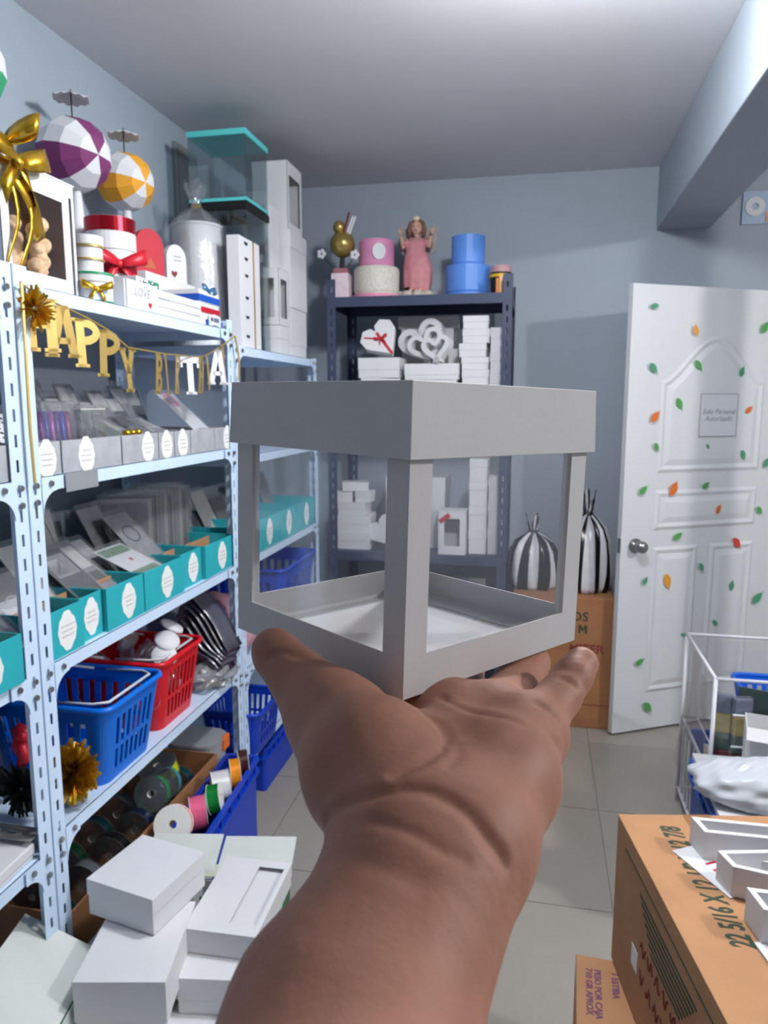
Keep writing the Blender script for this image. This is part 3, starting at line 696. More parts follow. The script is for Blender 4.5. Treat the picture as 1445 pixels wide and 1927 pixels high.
bow(bb, (0.060, 0.02, 0.112), 0.045, mat('iridescent_blue', (0.35, 0.55, 0.75), 0.2, metal=0.6), 'px')
# white tapered bucket wrapped in clear film
wb = thing('wrapped_bucket', 'white tapered bucket wrapped in clear cellophane tied at top', 'bucket', (-1.275, 2.670, 1.796))
MB().lathe([(0.0005, 0), (0.104, 0), (0.088, 0.44), (0.092, 0.445), (0.092, 0.452), (0.0005, 0.452)], n=40).build('bucket', WHITE, wb, smooth=False)
mb = MB(); n = 40; prof = [(0.114, 0.002), (0.112, 0.12), (0.108, 0.24), (0.103, 0.36), (0.098, 0.45), (0.060, 0.49), (0.022, 0.515), (0.016, 0.53), (0.026, 0.56), (0.044, 0.60)]
vs = []; fs = []
for i in range(n):
    a = 2*math.pi*i/n
    for j, (r_, z_) in enumerate(prof):
        k = 1+0.05*math.sin(9*a+2*j)+0.035*math.sin(17*a-j); vs.append((r_*max(k, 0.97 if j < 5 else .8)*math.cos(a), r_*max(k, 0.97 if j < 5 else .8)*math.sin(a), z_+0.012*math.sin(5*a)*(j > 7)))
K = len(prof)
for i in range(n):
    for j in range(K-1): fs.append((i*K+j, ((i+1) % n)*K+j, ((i+1) % n)*K+j+1, i*K+j+1))
mb.add(vs, fs); mb.build('cellophane', film('cellophane', (0.96, 0.97, 0.98), 0.10, 0.05, milk=0.06, bump=0.6, bscale=35), wb, smooth=True)
MB().tube([(0.017*math.cos(i*0.6), 0.017*math.sin(i*0.6), 0.522) for i in range(11)], 0.003, 6).build('tie', GOLD, wb)
# lettered white slab box with gold edge
sb = thing('slab_box', 'narrow white box with gold edge and dark printed marks', 'box', (-1.105, 2.70, 1.796))
MB().box(-0.024, -0.10, 0, 0.024, 0.10, 0.40).build('body', WHITE, sb, bevel=0.001)
MB().box(0.0242, 0.03, 0.0, 0.0250, 0.042, 0.40).build('gold_stripe', GOLD, sb)
for i, z in enumerate((0.385, 0.33, 0.27, 0.19, 0.12, 0.05)):
    MB().prism([(-0.03*math.cos(math.pi*k/8)*0.6, -0.02*math.sin(math.pi*k/8)*0.6) for k in range(9)], 0, 0.0006, M_).build('print_mark', INK, sb, loc=(0.0243, -0.035, z))
# acrylic boxes
def acrylic(label, c, s, h, lidm, z_lid=0.022, group=None):
    t = thing('acrylic_box', label, 'display case', c); A = film('acrylic', (0.90, 0.95, 0.96), 0.05, 0.04)
    for a in range(4): MB().box(-s/2, s/2-0.003, 0.003, s/2-0.003, s/2, h-0.003).build('clear_wall', A, t, rot=(0, 0, R(90*a)))
    MB().box(-s/2, -s/2, 0, s/2, s/2, 0.003).build('base', A, t)
    MB().box(-s/2-0.004, -s/2-0.004, h-z_lid, s/2+0.004, s/2+0.004, h).build('lid', lidm, t, bevel=0.002); return t
acrylic('clear acrylic box with black lid beneath the teal-lidded one', (-1.245, 2.915, 1.796), 0.235, 0.565, BLACK, 0.028)
tl = acrylic('clear acrylic box with turquoise lid, top of its stack', (-1.245, 2.915, 2.3625), 0.235, 0.265, mat('turquoise', (0.36, 0.80, 0.80), 0.4))
MB().box(-0.119, -0.119, 0.004, 0.119, 0.119, 0.016).build('tray', MATS['turquoise'], tl)
# tall white boxes on the far rack
white_box('flat white box at the foot of the window-box column on far rack', (-1.175, 3.115, 1.796), (0.16, 0.125, 0.125), 0, 0.45)
window_box('white window box in the middle of the far rack column', (-1.175, 3.115, 1.9235), (0.16, 0.125, 0.235), faces=('px', 'ny'), band=0.022)
white_box('slim tall white box topping the far rack column of window boxes', (-1.190, 3.115, 2.1615), (0.12, 0.11, 0.25), 0, 0.2)
white_box('bottom white box of the tallest stack beside the navy rack', (-1.18, 3.31, 1.796), (0.17, 0.22, 0.215), 0, 0.75)
white_box('big middle white box of the tallest stack beside the navy rack', (-1.18, 3.31, 2.0125), (0.18, 0.23, 0.33), 0, 0.22)
window_box('white window box crowning the tallest stack, close to the ceiling', (-1.18, 3.30, 2.3435), (0.16, 0.20, 0.285), faces=('px',), band=0.025)
# grey wall panel and a small sticker
pw = thing('wall_panel', 'flat grey panel fixed high on the left wall', 'panel', (-1.5145, 3.065, 2.36))
MB().box(0, -0.10, 0, 0.018, 0.10, 0.30).build('cover', mat('panel_grey', (0.50, 0.51, 0.52), 0.6), pw, bevel=0.003)
MB().box(0.0182, -0.085, 0.015, 0.021, 0.085, 0.285).build('door_plate', MATS['panel_grey'], pw, bevel=0.001)
tag(MB().box(-1.5149, 1.86, 2.335, -1.5139, 1.885, 2.36).build('wall_sticker', WHITE, rot=None), 'tiny square white sticker on the left wall above the shelf', 'sticker')

# ================================================================ HAPPY BIRTHDAY banner
def glyph(ch):
    """slab-serif letters in a unit cell: list of quads (x,z)"""
    q = []; s = 0.20
    def rc(a, b, c, d): q.append([(a, b), (c, b), (c, d), (a, d)])
    def bar(a, b, c, d, w_): q.append([(a-w_/2, b), (a+w_/2, b), (c+w_/2, d), (c-w_/2, d)])
    def serif(x, z, w_=0.32): rc(x-w_/2, z, x+w_/2, z+0.07)
    def bowl(x0, z0, x1, z1, t=0.17, n=8):
        cx = x0; cz = (z0+z1)/2; ra = x1-x0; rb = (z1-z0)/2
        for i in range(n):
            a = -math.pi/2+math.pi*i/n; b = -math.pi/2+math.pi*(i+1)/n
            q.append([(cx+(ra-t)*math.cos(a), cz+(rb-t)*math.sin(a)), (cx+ra*math.cos(a), cz+rb*math.sin(a)), (cx+ra*math.cos(b), cz+rb*math.sin(b)), (cx+(ra-t)*math.cos(b), cz+(rb-t)*math.sin(b))])
    if ch == 'H':
        for x in (0.16, 0.56): rc(x-s/2, 0, x+s/2, 1); serif(x, 0); serif(x, 0.93)
        rc(0.16, 0.43, 0.56, 0.57)
    elif ch == 'A':
        bar(0.12, 0, 0.34, 1, s); bar(0.62, 0, 0.40, 1, s); rc(0.2, 0.26, 0.54, 0.38); serif(0.12, 0); serif(0.62, 0); rc(0.25, 0.93, 0.49, 1)
    elif ch in 'PRB':
        rc(0.08, 0, 0.28, 1); serif(0.18, 0, 0.34); rc(0, 0.93, 0.3, 1); bowl(0.27, 0.46, 0.66, 1.0)
        if ch == 'R': bar(0.60, 0, 0.36, 0.5, s); serif(0.60, 0, 0.26)
        if ch == 'B': bowl(0.27, 0.0, 0.68, 0.54)
    elif ch == 'Y':
        bar(0.36, 0.42, 0.14, 1, s); bar(0.36, 0.42, 0.58, 1, s); rc(0.26, 0, 0.46, 0.46); serif(0.36, 0, 0.36); serif(0.14, 0.93); serif(0.58, 0.93)
    elif ch == 'I': rc(0.14, 0, 0.34, 1); serif(0.24, 0, 0.42); serif(0.24, 0.93, 0.42)
    elif ch == 'T': rc(0.04, 0.84, 0.68, 1); rc(0.26, 0, 0.46, 0.9); serif(0.36, 0, 0.36); rc(0.04, 0.72, 0.11, 0.9); rc(0.61, 0.72, 0.68, 0.9)
    elif ch == 'D': rc(0.08, 0, 0.28, 1); serif(0.14, 0, 0.3); serif(0.14, 0.93, 0.3); bowl(0.26, 0.0, 0.70, 1.0)
    return q
bt = thing('letter_garland', 'gold card HAPPY BIRTHDAY letter garland strung across the rack', 'garland', (-1.036, 1.40, 1.60))
LET = [('H', 1.412, 1.816, 35, 0), ('A', 1.478, 1.808, 25, 0), ('P', 1.578, 1.790, 24, 0), ('P', 1.658, 1.771, 18, 0), ('Y', 1.745, 1.735, 2, 0), ('B', 1.897, 1.732, -14, 0), ('I', 1.949, 1.730, -20, 0),
       ('R', 2.004, 1.733, -18, 0), ('T', 2.092, 1.732, 26, 1), ('H', 2.160, 1.736, -14, 0), ('D', 2.216, 1.746, -20, 0), ('A', 2.279, 1.766, 26, 1), ('Y', 2.335, 1.784, -16, 0)]
for i, (chh, y, z, tw, wh) in enumerate(LET):
    mb = MB(); hh = 0.112; M = Matrix(((1,0,0,0),(0,0,-1,0),(0,1,0,0),(0,0,0,1)))
    for qd in glyph(chh): mb.prism([((a-0.36)*hh*0.95, (b-1)*hh) for a, b in qd], -0.0008, 0.0008, M)
    sgn = 1 if i % 2 else -1
    mb.build('letter', WHITE if wh else GOLDCARD, bt, loc=(0.004*sgn, y-1.40, z-1.60), rot=(R(3*sgn), 0, R(90-tw)))
P = [(0, 1.352-1.40, 1.838-1.60)]+[(0, y-1.40, z-1.60+0.001) for _, y, z, _, _ in LET]+[(0, 2.43-1.40, 1.822-1.60)]
MB().tube(P, 0.0022, 5).build('cord', GOLDCARD, bt)
MB().tube([(0.002, -0.046, 0.236), (0.004, -0.05, 0.10), (0.003, -0.052, -0.05), (0.004, -0.05, -0.17)], 0.0035, 5).build('cord_end', GOLDCARD, bt)
MB().tube([(0.002, 1.03, 0.222), (0.008, 1.045, 0.15), (0.006, 1.043, 0.07)], 0.0035, 5).build('cord_end', GOLDCARD, bt)
# tinsel tufts
def tuft(label, c, r, n, m, cat='tinsel', name='tinsel_tuft', sq=(1,1,1), group=None):
    mb = MB()
    for i in range(n):
        a = rnd.uniform(0, 2*math.pi); ph = math.asin(rnd.uniform(-1, 1)); d = Vector((math.cos(ph)*math.cos(a), math.cos(ph)*math.sin(a), math.sin(ph)))
        L = r*rnd.uniform(0.6, 1.0); u = d.orthogonal().normalized()*r*0.07; b = d.cross(u).normalized()*r*0.25*rnd.uniform(-1, 1)
        p0 = d*r*0.15; p1 = d*L*0.6+b*0.5; p2 = d*L+b
        S_ = lambda v: (v.x*sq[0], v.y*sq[1], v.z*sq[2])
        mb.add([S_(p0-u*0.6), S_(p0+u*0.6), S_(p1-u), S_(p1+u), S_(p2-u*0.7), S_(p2+u*0.7)], [(0, 1, 3, 2), (2, 3, 5, 4)])
    o = mb.build(name, m, None, loc=c); return tag(o, label, cat, group, 'stuff')
tuft('shiny gold foil tuft tied to the rack post below the cookie box', (-1.030, 1.385, 1.79), 0.05, 120, GOLD)

# ================================================================ second shelf: grey marbled label trays
G2 = 'grey marbled label trays'
GT = [(1.376, 1.474, 0.0, 'grey marbled tray under the black-dotted card'), (1.480, 1.722, -0.03, 'wide grey marbled tray holding purple and silver bags'),
      (1.728, 1.912, 0.035, 'grey marbled tray of gold and green packets'), (1.917, 2.006, 0.0, 'narrow grey marbled tray beside the gold and green packets'),
      (2.011, 2.110, 0.0, 'narrow grey marbled tray in front of slanting silver packets'), (2.115, 2.285, None, 'unlabelled grey marbled tray under the pink-seal packet'), (2.290, 2.425, 0.03, 'grey marbled tray next to the far rack post')]
for i, (a, b, lo_, lab) in enumerate(GT):
    open_tray(lab, a, b, -1.40, -1.056, S2+0.0005, 0.074, GREYMARB, G2, lab=None if lo_ is None else (lo_, min(0.032, (b-a)*0.36), 0.040, -0.002), seed=i)
open_tray('grey marbled tray on the nearer rack with pink-edged packet', 1.16, 1.335, -1.40, -1.056, S2+0.0005, 0.074, GREYMARB, G2)
tag(MB().box(-1.049, 1.475, 1.395, -1.0475, 1.60, 1.4375).build('card_flap', mat('grey_flap', (0.55, 0.56, 0.58), 0.7)), 'grey card flap hanging over the rack shelf lip', 'card')
GRP = 'clear packets filed in grey trays'
GREYP = mat('shaded_grey_print', (0.55, 0.55, 0.56), 0.6, noise=0.25, scale=30); DARKP = mat('shaded_dark_print', (0.30, 0.30, 0.31), 0.6, noise=0.3, scale=30); PALEP = mat('pale_print', (0.78, 0.77, 0.76), 0.6, noise=0.1, scale=30)  # grey and dark prints are dulled in colour for the shelf's shade
dc = packet('white card with rows of black dots slanting in a grey tray', 1.455, 0.135, 0.19, -1.085, S2+0.045, 60, WHITE, [('disc', INK, 0.12+0.19*i+(0.09 if j % 2 else 0), 0.08+0.115*j, 0.036, 0) for j in range(8) for i in range(5) if 0.12+0.19*i+(0.09 if j % 2 else 0) < 0.97], None, False)
# bag of purple and blue tubes
tb = thing('tube_bag', 'clear bag of purple and blue glitter tubes in grey tray', 'bag', (-1.12, 1.555, S2+0.004))
for i, cc in enumerate(((0.45, 0.2, 0.5), (0.25, 0.25, 0.6), (0.6, 0.3, 0.6), (0.3, 0.2, 0.5), (0.2, 0.25, 0.65), (0.5, 0.25, 0.45))):
    MB().cyl((0, -0.05+0.02*i, 0.01), (-0.01, -0.05+0.02*i, 0.135), 0.008, n=10).build('tube', mat('tube%d' % i, cc, 0.35, metal=0.3, noise=0.3, scale=200), tb, smooth=True)
MB().box(-0.014, -0.065, 0.002, 0.012, 0.065, 0.16).build('bag_film', BAGFILM, tb, bevel=0.006)
zb = thing('zip_bag', 'clear zip bag of silver pieces standing in grey tray', 'bag', (-1.105, 1.665, S2+0.004))
for i in range(7): MB().cbox((0, -0.035+0.012*i, 0.045+0.006*(i % 3)), (0.006, 0.009, 0.07)).build('silver_piece', SILVER, zb, rot=(rnd.uniform(-.3, .3), 0, rnd.uniform(-.5, .5)))
MB().box(-0.012, -0.052, 0.002, 0.012, 0.052, 0.15).build('bag_film', BAGFILM, zb, bevel=0.006); MB().box(-0.013, -0.053, 0.138, 0.013, 0.053, 0.141).build('zip_strip', PALEP, zb)
rj = thing('red_carton', 'small red and white carton behind the black-dotted card', 'carton', (-1.33, 1.66, S2+0.004))
MB().box(-0.03, -0.035, 0, 0.03, 0.035, 0.10).build('body', REDPL, rj, bevel=0.001); MB().box(-0.025, -0.03, 0.10, 0.025, 0.03, 0.15).build('neck', WHITE, rj); MB().cyl((0.0255, 0, 0.125), (0.0265, 0, 0.125), 0.009).build('red_dot', REDPL, rj)
for i, (y, x, z, ln, cc, hh) in enumerate(((1.74, -1.26, 0.01, 28, DARKP, 0.23), (1.80, -1.29, 0.01, 22, GREYP, 0.25), (1.87, -1.24, 0.01, 35, DARKP, 0.22), (1.93, -1.27, 0.01, 25, GREYP, 0.24), (2.00, -1.22, 0.01, 40, DARKP, 0.22), (2.07, -1.25, 0.01, 30, GREYP, 0.23), (2.15, -1.23, 0.01, 38, DARKP, 0.23), (2.22, -1.28, 0.01, 25, GREYP, 0.24), (2.30, -1.30, 0.01, 20, DARKP, 0.22))):
    packet(('dark', 'mid-grey')[cc is GREYP]+' printed packet, toned for shade, leaning at the back of the grey trays', y, 0.085 if i % 2 else 0.10, hh, x, S2+z, ln, cc, [('rect', PALEP, 0.1, 0.72, 0.9, 0.95)], GRP)
for i, (y, ln, cc) in enumerate(((1.80, 62, mat('green_gold', (0.35, 0.42, 0.34), 0.4, noise=0.5, scale=60)), (1.87, 66, PALEP), (1.955, 64, GREYP), (2.055, 66, PALEP))):
    packet(('green and gold flecked packet lying in a grey tray', 'pale silver packet slanting over a grey tray', 'grey speckled packet slanting over a narrow grey tray', 'pale packet slanting over the narrow grey tray by pink seal')[i], y, 0.075, 0.16, -1.08, S2+0.052, ln, cc, [('rect', SILVER, 0.2, 0.3, 0.8, 0.5)], None)
for i in range(3): tag(MB().ball((0, 0, 0), 0.012, 9, 6, (1, 1, 0.8)).build('gold_nugget', GOLD, None, smooth=True, loc=(-1.085, 1.80+0.028*i, S2+0.078)), 'small gold foil ball at the rim of the green packet tray', 'ornament', 'gold foil balls in a grey tray')
packet('white packet with pink scalloped seal leaning in grey tray', 2.30, 0.115, 0.22, -1.085, S2+0.05, 48, WHITE, [('disc', PINK, 0.5, 0.86, 0.30, 0), ('disc', WHITE, 0.5, 0.86, 0.19, 0)], None)
packet('white packet with pink writing on the nearer rack', 1.235, 0.11, 0.19, -1.075, S2+0.03, 20, WHITE, [('rect', PINK, 0.2, 0.4, 0.8, 0.5), ('rect', PINK, 0.3, 0.55, 0.7, 0.6)], None)
# ================================================================ third shelf: teal label trays
G3 = 'teal label trays'
TT = [(1.372, 1.522, 'teal tray nearest the rack post with white scalloped label'), (1.527, 1.617, 'narrow teal tray with brown divider, second from the near post'), (1.622, 1.800, 'teal tray under the dark silver-framed cards'),
      (1.806, 2.035, 'wide teal tray under the leaf-print card'), (2.042, 2.182, 'teal tray beneath the blue-ringed card'), (2.190, 2.425, 'teal tray beside the far post of the label rack')]
for i, (a, b, lab) in enumerate(TT):
    open_tray(lab, a, b, -1.40, -1.058-(0.012 if i in (1, 4) else 0), S3+0.0005, 0.112, TEAL, G3, lab=(0.012 if b-a > 0.1 else 0.0, min(0.034, (b-a)*0.34), 0.042), divider=(0.35, 0.7), seed=20+i)
open_tray('teal tray on the nearer rack holding the picture card', 1.085, 1.285, -1.38, -1.040, S3+0.0005, 0.105, TEAL, G3, lab=(0.0, 0.040, 0.042), seed=31)
for i, (a, b) in enumerate(((2.475, 2.655), (2.662, 2.90), (2.907, 3.13), (3.137, 3.40))):
    open_tray('teal label tray on the far rack, seen through the display box', a, b, -1.42, -1.058, 1.0125, 0.128, TEAL, 'teal trays on the far rack', lab=(0.0, 0.034, 0.048), seed=40+i)
ORN = mat('amber_print', (0.88, 0.62, 0.28), 0.6, noise=0.3, scale=40); LIL = mat('lilac_print', (0.62, 0.48, 0.66), 0.6, noise=0.2, scale=40); NAV = mat('navy_print', (0.20, 0.22, 0.36), 0.5); LFG = mat('sage_print', (0.45, 0.55, 0.45), 0.6, noise=0.5, scale=80); BRN = mat('brown_print', (0.45, 0.24, 0.22), 0.6)
packet('white picture card with amber swirls and lilac top in teal tray', 1.255, 0.17, 0.20, -1.065, S3+0.06, 48, WHITE, [('disc', ORN, 0.45, 0.35, 0.22, 0), ('disc', LIL, 0.42, 0.72, 0.20, 0), ('disc', ORN, 0.65, 0.22, 0.16, 0)], None)
packet('white card with brown star and pink print beside the rack post', 1.43, 0.12, 0.15, -1.085, S3+0.05, 55, WHITE, [('disc', ORN, 0.35, 0.45, 0.22, 0), ('disc', BRN, 0.7, 0.3, 0.15, 0), ('disc', PINK, 0.72, 0.26, 0.08, 0)], None)
packet('black swirl-printed card in a teal tray behind the rack post', 1.45, 0.11, 0.18, -1.13, S3+0.05, 40, DARKP, [('ring', PALEP, 0.5, 0.5, 0.25, 0.12)], None)
packet('white card with dark red wreath in teal tray', 1.60, 0.13, 0.24, -1.16, S3+0.05, 40, PALEP, [('disc', BRN, 0.6, 0.82, 0.24, 0), ('disc', PALEP, 0.6, 0.82, 0.14, 0)], None)
packet('pale packet with olive oval frame at the back of teal trays', 1.80, 0.13, 0.26, -1.33, S3+0.05, 14, PALEP, [('ring', mat('olive', (0.55, 0.55, 0.38), 0.5), 0.5, 0.55, 0.32, 0.32)], None)
packet('dark framed card leaning in the third teal tray', 1.665, 0.11, 0.22, -1.10, S3+0.06, 50, DARKP, [('rect', GREYP, 0.1, 0.55, 0.9, 0.92), ('rect', PALEP, 0.15, 0.6, 0.6, 0.85)], None)
packet('grey card with white panel leaning over a teal tray', 1.745, 0.11, 0.23, -1.12, S3+0.065, 52, GREYP, [('rect', PALEP, 0.1, 0.5, 0.9, 0.9), ('rect', DARKP, 0.1, 0.2, 0.9, 0.42)], None)
packet('pale packet slanting between the teal trays', 1.83, 0.10, 0.21, -1.15, S3+0.06, 50, PALEP, [('rect', DARKP, 0.2, 0.2, 0.8, 0.45)], None)
packet('white leaf-print card with a red dot lying on teal tray', 1.885, 0.14, 0.17, -1.075, S3+0.098, 66, WHITE, [('rect', LFG, 0.05, 0.72, 0.95, 0.95), ('rect', LFG, 0.05, 0.05, 0.9, 0.2), ('disc', mat('red_dot_print', (0.85, 0.2, 0.15), 0.5), 0.55, 0.5, 0.05, 0)], None)
packet('grey card with navy ring and corner shapes in teal tray', 2.04, 0.13, 0.23, -1.14, S3+0.08, 44, GREYP, [('ring', NAV, 0.5, 0.62, 0.26, 0.13), ('rect', NAV, 0.05, 0.05, 0.3, 0.16), ('rect', NAV, 0.7, 0.03, 0.95, 0.16)], None)
packet('grey packet leaning behind the navy-ringed card', 2.00, 0.11, 0.24, -1.25, S3+0.06, 28, GREYP, None, None)
for i in range(12):
    packet(('red-dotted grey' if i == 9 else ('grey', 'pale', 'dark', 'grey')[i % 4])+' upright packet in the crowded row behind teal trays', 2.10+0.026*i, 0.16, rnd.uniform(0.25, 0.29), -1.30, S3+0.02, 6, (GREYP, PALEP, DARKP, GREYP)[i % 4], [('rect', (mat('red_dot_print', (0, 0, 0)) if i == 9 else PALEP), 0.2, 0.78, 0.55, 0.86)], 'crowded upright clear packets', True, 25)
for i in range(7):
    packet(('grey', 'pale', 'dark')[i % 3]+' clear packet in the far rack teal trays', 2.52+0.12*i, 0.12, rnd.uniform(0.20, 0.27), -1.20, 1.0125+0.02, rnd.uniform(15, 35), (GREYP, PALEP, DARKP)[i % 3], None, 'clear packets in the far teal trays')
# ================================================================ baskets
def basket(label, c, w0, d0, w1, d1, h, m, slots, handle=True, name='shopping_basket', rimr=0.008, rot=0, group=None):
    t = thing(name, label, 'basket', c, rot, group)
    N = 7; n = 4*(N+1); A = rrect(w0, d0, 0.03, N); B = rrect(w1, d1, 0.035, N)
    # refine straight runs so that slots can be cut
    def refine(P, k):
        out = []
        for i in range(len(P)):
            p = P[i]; q = P[(i+1) % len(P)]; out.append(p)
            if (i+1) % (N+1) == 0:
                for j in range(1, k): out.append((p[0]+(q[0]-p[0])*j/k, p[1]+(q[1]-p[1])*j/k))
        return out
    k = slots*2+1; a = refine(A, k); b = refine(B, k); L = len(a); zs = [0, 0.03, h*0.40, h*0.46, h*0.82, h]
    mb = MB(); vs = []; fs = []
    for z in zs:
        f_ = z/h
        for i in range(L): vs.append((a[i][0]+(b[i][0]-a[i][0])*f_, a[i][1]+(b[i][1]-a[i][1])*f_, z))
    per = N+k
    for r_ in range(len(zs)-1):
        for i in range(L):
            s_ = i % per; straight = s_ >= N
            if straight and r_ in (1, 3) and (s_-N) % 2 == 1: continue
            fs.append((r_*L+i, r_*L+(i+1) % L, (r_+1)*L+(i+1) % L, (r_+1)*L+i))
    fs.append(tuple(range(L-1, -1, -1))); mb.add(vs, fs); mb.build('body', m, t, solid=0.003)
    MB().tube([(x*1.02, y*1.02, h) for x, y in b], rimr, 8, True).build('rim', m, t, smooth=True)
    if handle:
        HM = mat('handle_plastic', (0.82, 0.84, 0.86), 0.4)
        for s_ in (1, -1):
            P = [(s_*0.02, -d1/2+0.02, h+0.004), (s_*(w1/2-0.05), -d1/2+0.02, h+0.008), (s_*(w1/2-0.018), -d1/2+0.04, h+0.008), (s_*(w1/2-0.018), d1/2-0.04, h+0.008), (s_*(w1/2-0.05), d1/2-0.02, h+0.008), (s_*0.02, d1/2-0.02, h+0.004)]
            MB().tube(P, 0.004, 6).build('handle', HM, t, smooth=True)
    return t
basket('blue plastic shopping basket with white handle on the lower rack shelf', (-1.215, 1.690, S4+0.002), 0.30, 0.23, 0.37, 0.28, 0.215, BLUEPL, 7)
basket('red plastic shopping basket filled with clear plastic cups', (-1.235, 2.005, S4+0.002), 0.30, 0.22, 0.36, 0.27, 0.215, REDPL, 7)
CUP = film('cup_plastic', (0.88, 0.89, 0.90), 0.12, 0.12, milk=0.22)
for i in range(14):
    x = -1.12-0.045*(i % 4)-rnd.uniform(0, 0.02); y = 1.92+0.048*(i//4)+rnd.uniform(-0.01, 0.01); z = S4+0.07+0.07*((i*7 % 3)/2)+0.055*(i % 2)
    o = MB().lathe([(0.001, 0), (0.022, 0), (0.030, 0.055), (0.032, 0.058), (0.0305, 0.058)], n=18).build('plastic_cup', CUP, None, smooth=True, loc=(x, y, z), rot=(rnd.uniform(-0.9, 0.9), rnd.uniform(-0.9, 0.9), 0))
    tag(o, 'clear plastic cup heaped in the red basket', 'cup', 'plastic cups in the red basket')
for i, (y, x, z, a) in enumerate(((1.99, -1.10, 0.868, 0.5), (2.075, -1.13, 0.885, -0.3), (1.95, -1.09, 0.835, 0.9))):
    o = MB().lathe([(0.0005, 0.006), (0.034, 0.006), (0.038, 0.0), (0.040, 0.001), (0.037, 0.010), (0.0005, 0.010)], n=24).build('cup_lid', WHITE, None, smooth=True, loc=(x, y, z), rot=(a*0.6, 0.5, 0))
    tag(o, 'white round cup lid on top of the cups in red basket', 'lid', 'white cup lids in the red basket')
# soft goods: folded cloth and bags
def blob(label, c, r, m, cat, name, seed=1, amp=0.25, n=28, k=16, flat=None, group=None, freq=3.0, fine=0.0):
    rr = random.Random(seed); ph = [rr.uniform(0, 6.28) for _ in range(12)]
    mb = MB(); mb.ball((0, 0, 0), 1.0, n, k); V = []
    for v in mb.v:
        x, y, z = v; d = 0
        for i in range(6): d += math.sin(freq*(1+i*0.6)*(x*math.cos(ph[i])+y*math.sin(ph[i])+z*math.cos(ph[i+5]))+ph[i+6])/(1+i*0.5)
        e = sum(abs(math.sin(freq*(2.2+0.9*i)*(x*math.sin(ph[i]+1)+y*math.cos(ph[i]+2)+0.8*z*math.sin(ph[i+3]))+ph[i])) for i in range(4))/4-0.6
        s_ = 1+amp*d/3-fine*e; x, y, z = x*r[0]*s_, y*r[1]*s_, z*r[2]*s_
        if flat is not None and z < -r[2]*flat: z = -r[2]*flat
        V.append((x, y, z))
    mb.v = V; o = mb.build(name, m, None, smooth=True, loc=c); return tag(o, label, cat, group)
PINKCL = mat('pink_cloth', (0.80, 0.60, 0.66), 0.9, noise=0.06, scale=30, bump=0.2, bscale=200)
blob('folded pale pink cloth on the lower shelf of far rack', (-1.225, 2.62, 0.60+0.112), (0.17, 0.16, 0.14), PINKCL, 'cloth', 'folded_cloth', 3, 0.16, flat=0.8)
DKP = mat('purple_black_film', (0.20, 0.15, 0.24), 0.25, noise=0.3, scale=25, spec=0.7)
for i in range(6):
    mb = MB(); wv = 0.12; vs = []; fs = []
    for j in range(7):
        for k in range(4):
            u = j/6; v = k/3-0.5; vs.append((0.06-0.16*u+0.01*math.sin(5*v), v*0.10+0.02*u, 0.02+0.13*u+0.012*math.sin(7*u+i)+0.018*i*u))
    for j in range(6):
        for k in range(3): a = j*4+k; fs.append((a, a+1, a+5, a+4))
    mb.add(vs, fs); o = mb.build('dark_bag', [DKP, mat('slate_film', (0.33, 0.33, 0.38), 0.25, spec=0.7)][i % 2], None, smooth=True, solid=0.002, loc=(-1.10, 2.30+0.012*i, S4+0.03+0.014*i))
    tag(o, 'folded '+('dark purple', 'slate grey')[i % 2]+' plastic bag in the pile past the red basket', 'bag', 'dark plastic bags past the red basket')
blob('crumpled clear plastic bag spilling over the lower rack shelf', (-1.10, 2.30, S4+0.032), (0.07, 0.115, 0.036), film('crumple_film', (0.88, 0.89, 0.9), 0.14, 0.15, milk=0.3, bump=0.9, bscale=45), 'bag', 'clear_bag', 5, 0.5, flat=0.8, freq=6)
# tinsel on the lower shelves
tuft('bright gold tinsel bunch in front of the blue basket', (-1.082, 1.482, S4+0.088), 0.085, 520, GOLD, sq=(0.75, 0.7, 1.0))
tuft('dark grey tinsel bunch beside the gold tinsel', (-1.17, 1.405, S4+0.075), 0.078, 260, mat('dark_tinsel', (0.16, 0.17, 0.17), 0.3, metal=0.6), sq=(1, 0.5, 0.95))
tuft('silver tinsel bunch just inside the label rack post', (-1.27, 1.405, S4+0.075), 0.072, 320, SILVER, sq=(1, 0.6, 0.95))
tuft('dark green tinsel heap behind the silver tinsel', (-1.375, 1.46, S4+0.16), 0.10, 420, mat('green_tinsel', (0.10, 0.16, 0.14), 0.3, metal=0.5), sq=(1, 0.6, 1.35))
for x, y, z, l in ((-1.18, 1.43, S4+0.175, 'red ribbon rosette behind the gold tinsel'), (-1.30, 1.42, S4+0.20, 'red ribbon rosette among the dark green tinsel')):
    t = thing('ribbon_rosette', l, 'bow', (x, y, z))
    for k in range(7): MB().tube([(0.03*math.cos(k*0.9+j*0.5)*math.sin(math.pi*j/6), 0.03*math.sin(k*0.9)*math.sin(math.pi*j/6), 0.035*math.sin(k*2.1+j*0.5)) for j in range(7)], [0.004, 0.009, 0.012, 0.013, 0.012, 0.009, 0.004], 6).build('loop', RED, t, smooth=True)
# white slab on the nearer rack's lower shelf
wsb = thing('flat_box', 'large flat white box lying on the nearer rack lower shelf', 'box', (-1.232, 1.06, S4-0.019), R(2))
MB().box(-0.175, -0.28, 0, 0.175, 0.235, 0.030).build('base', WHITE, wsb, bevel=0.003); MB().box(-0.178, -0.283, 0.012, 0.178, 0.238, 0.036).build('lid', WHITE, wsb, bevel=0.003)
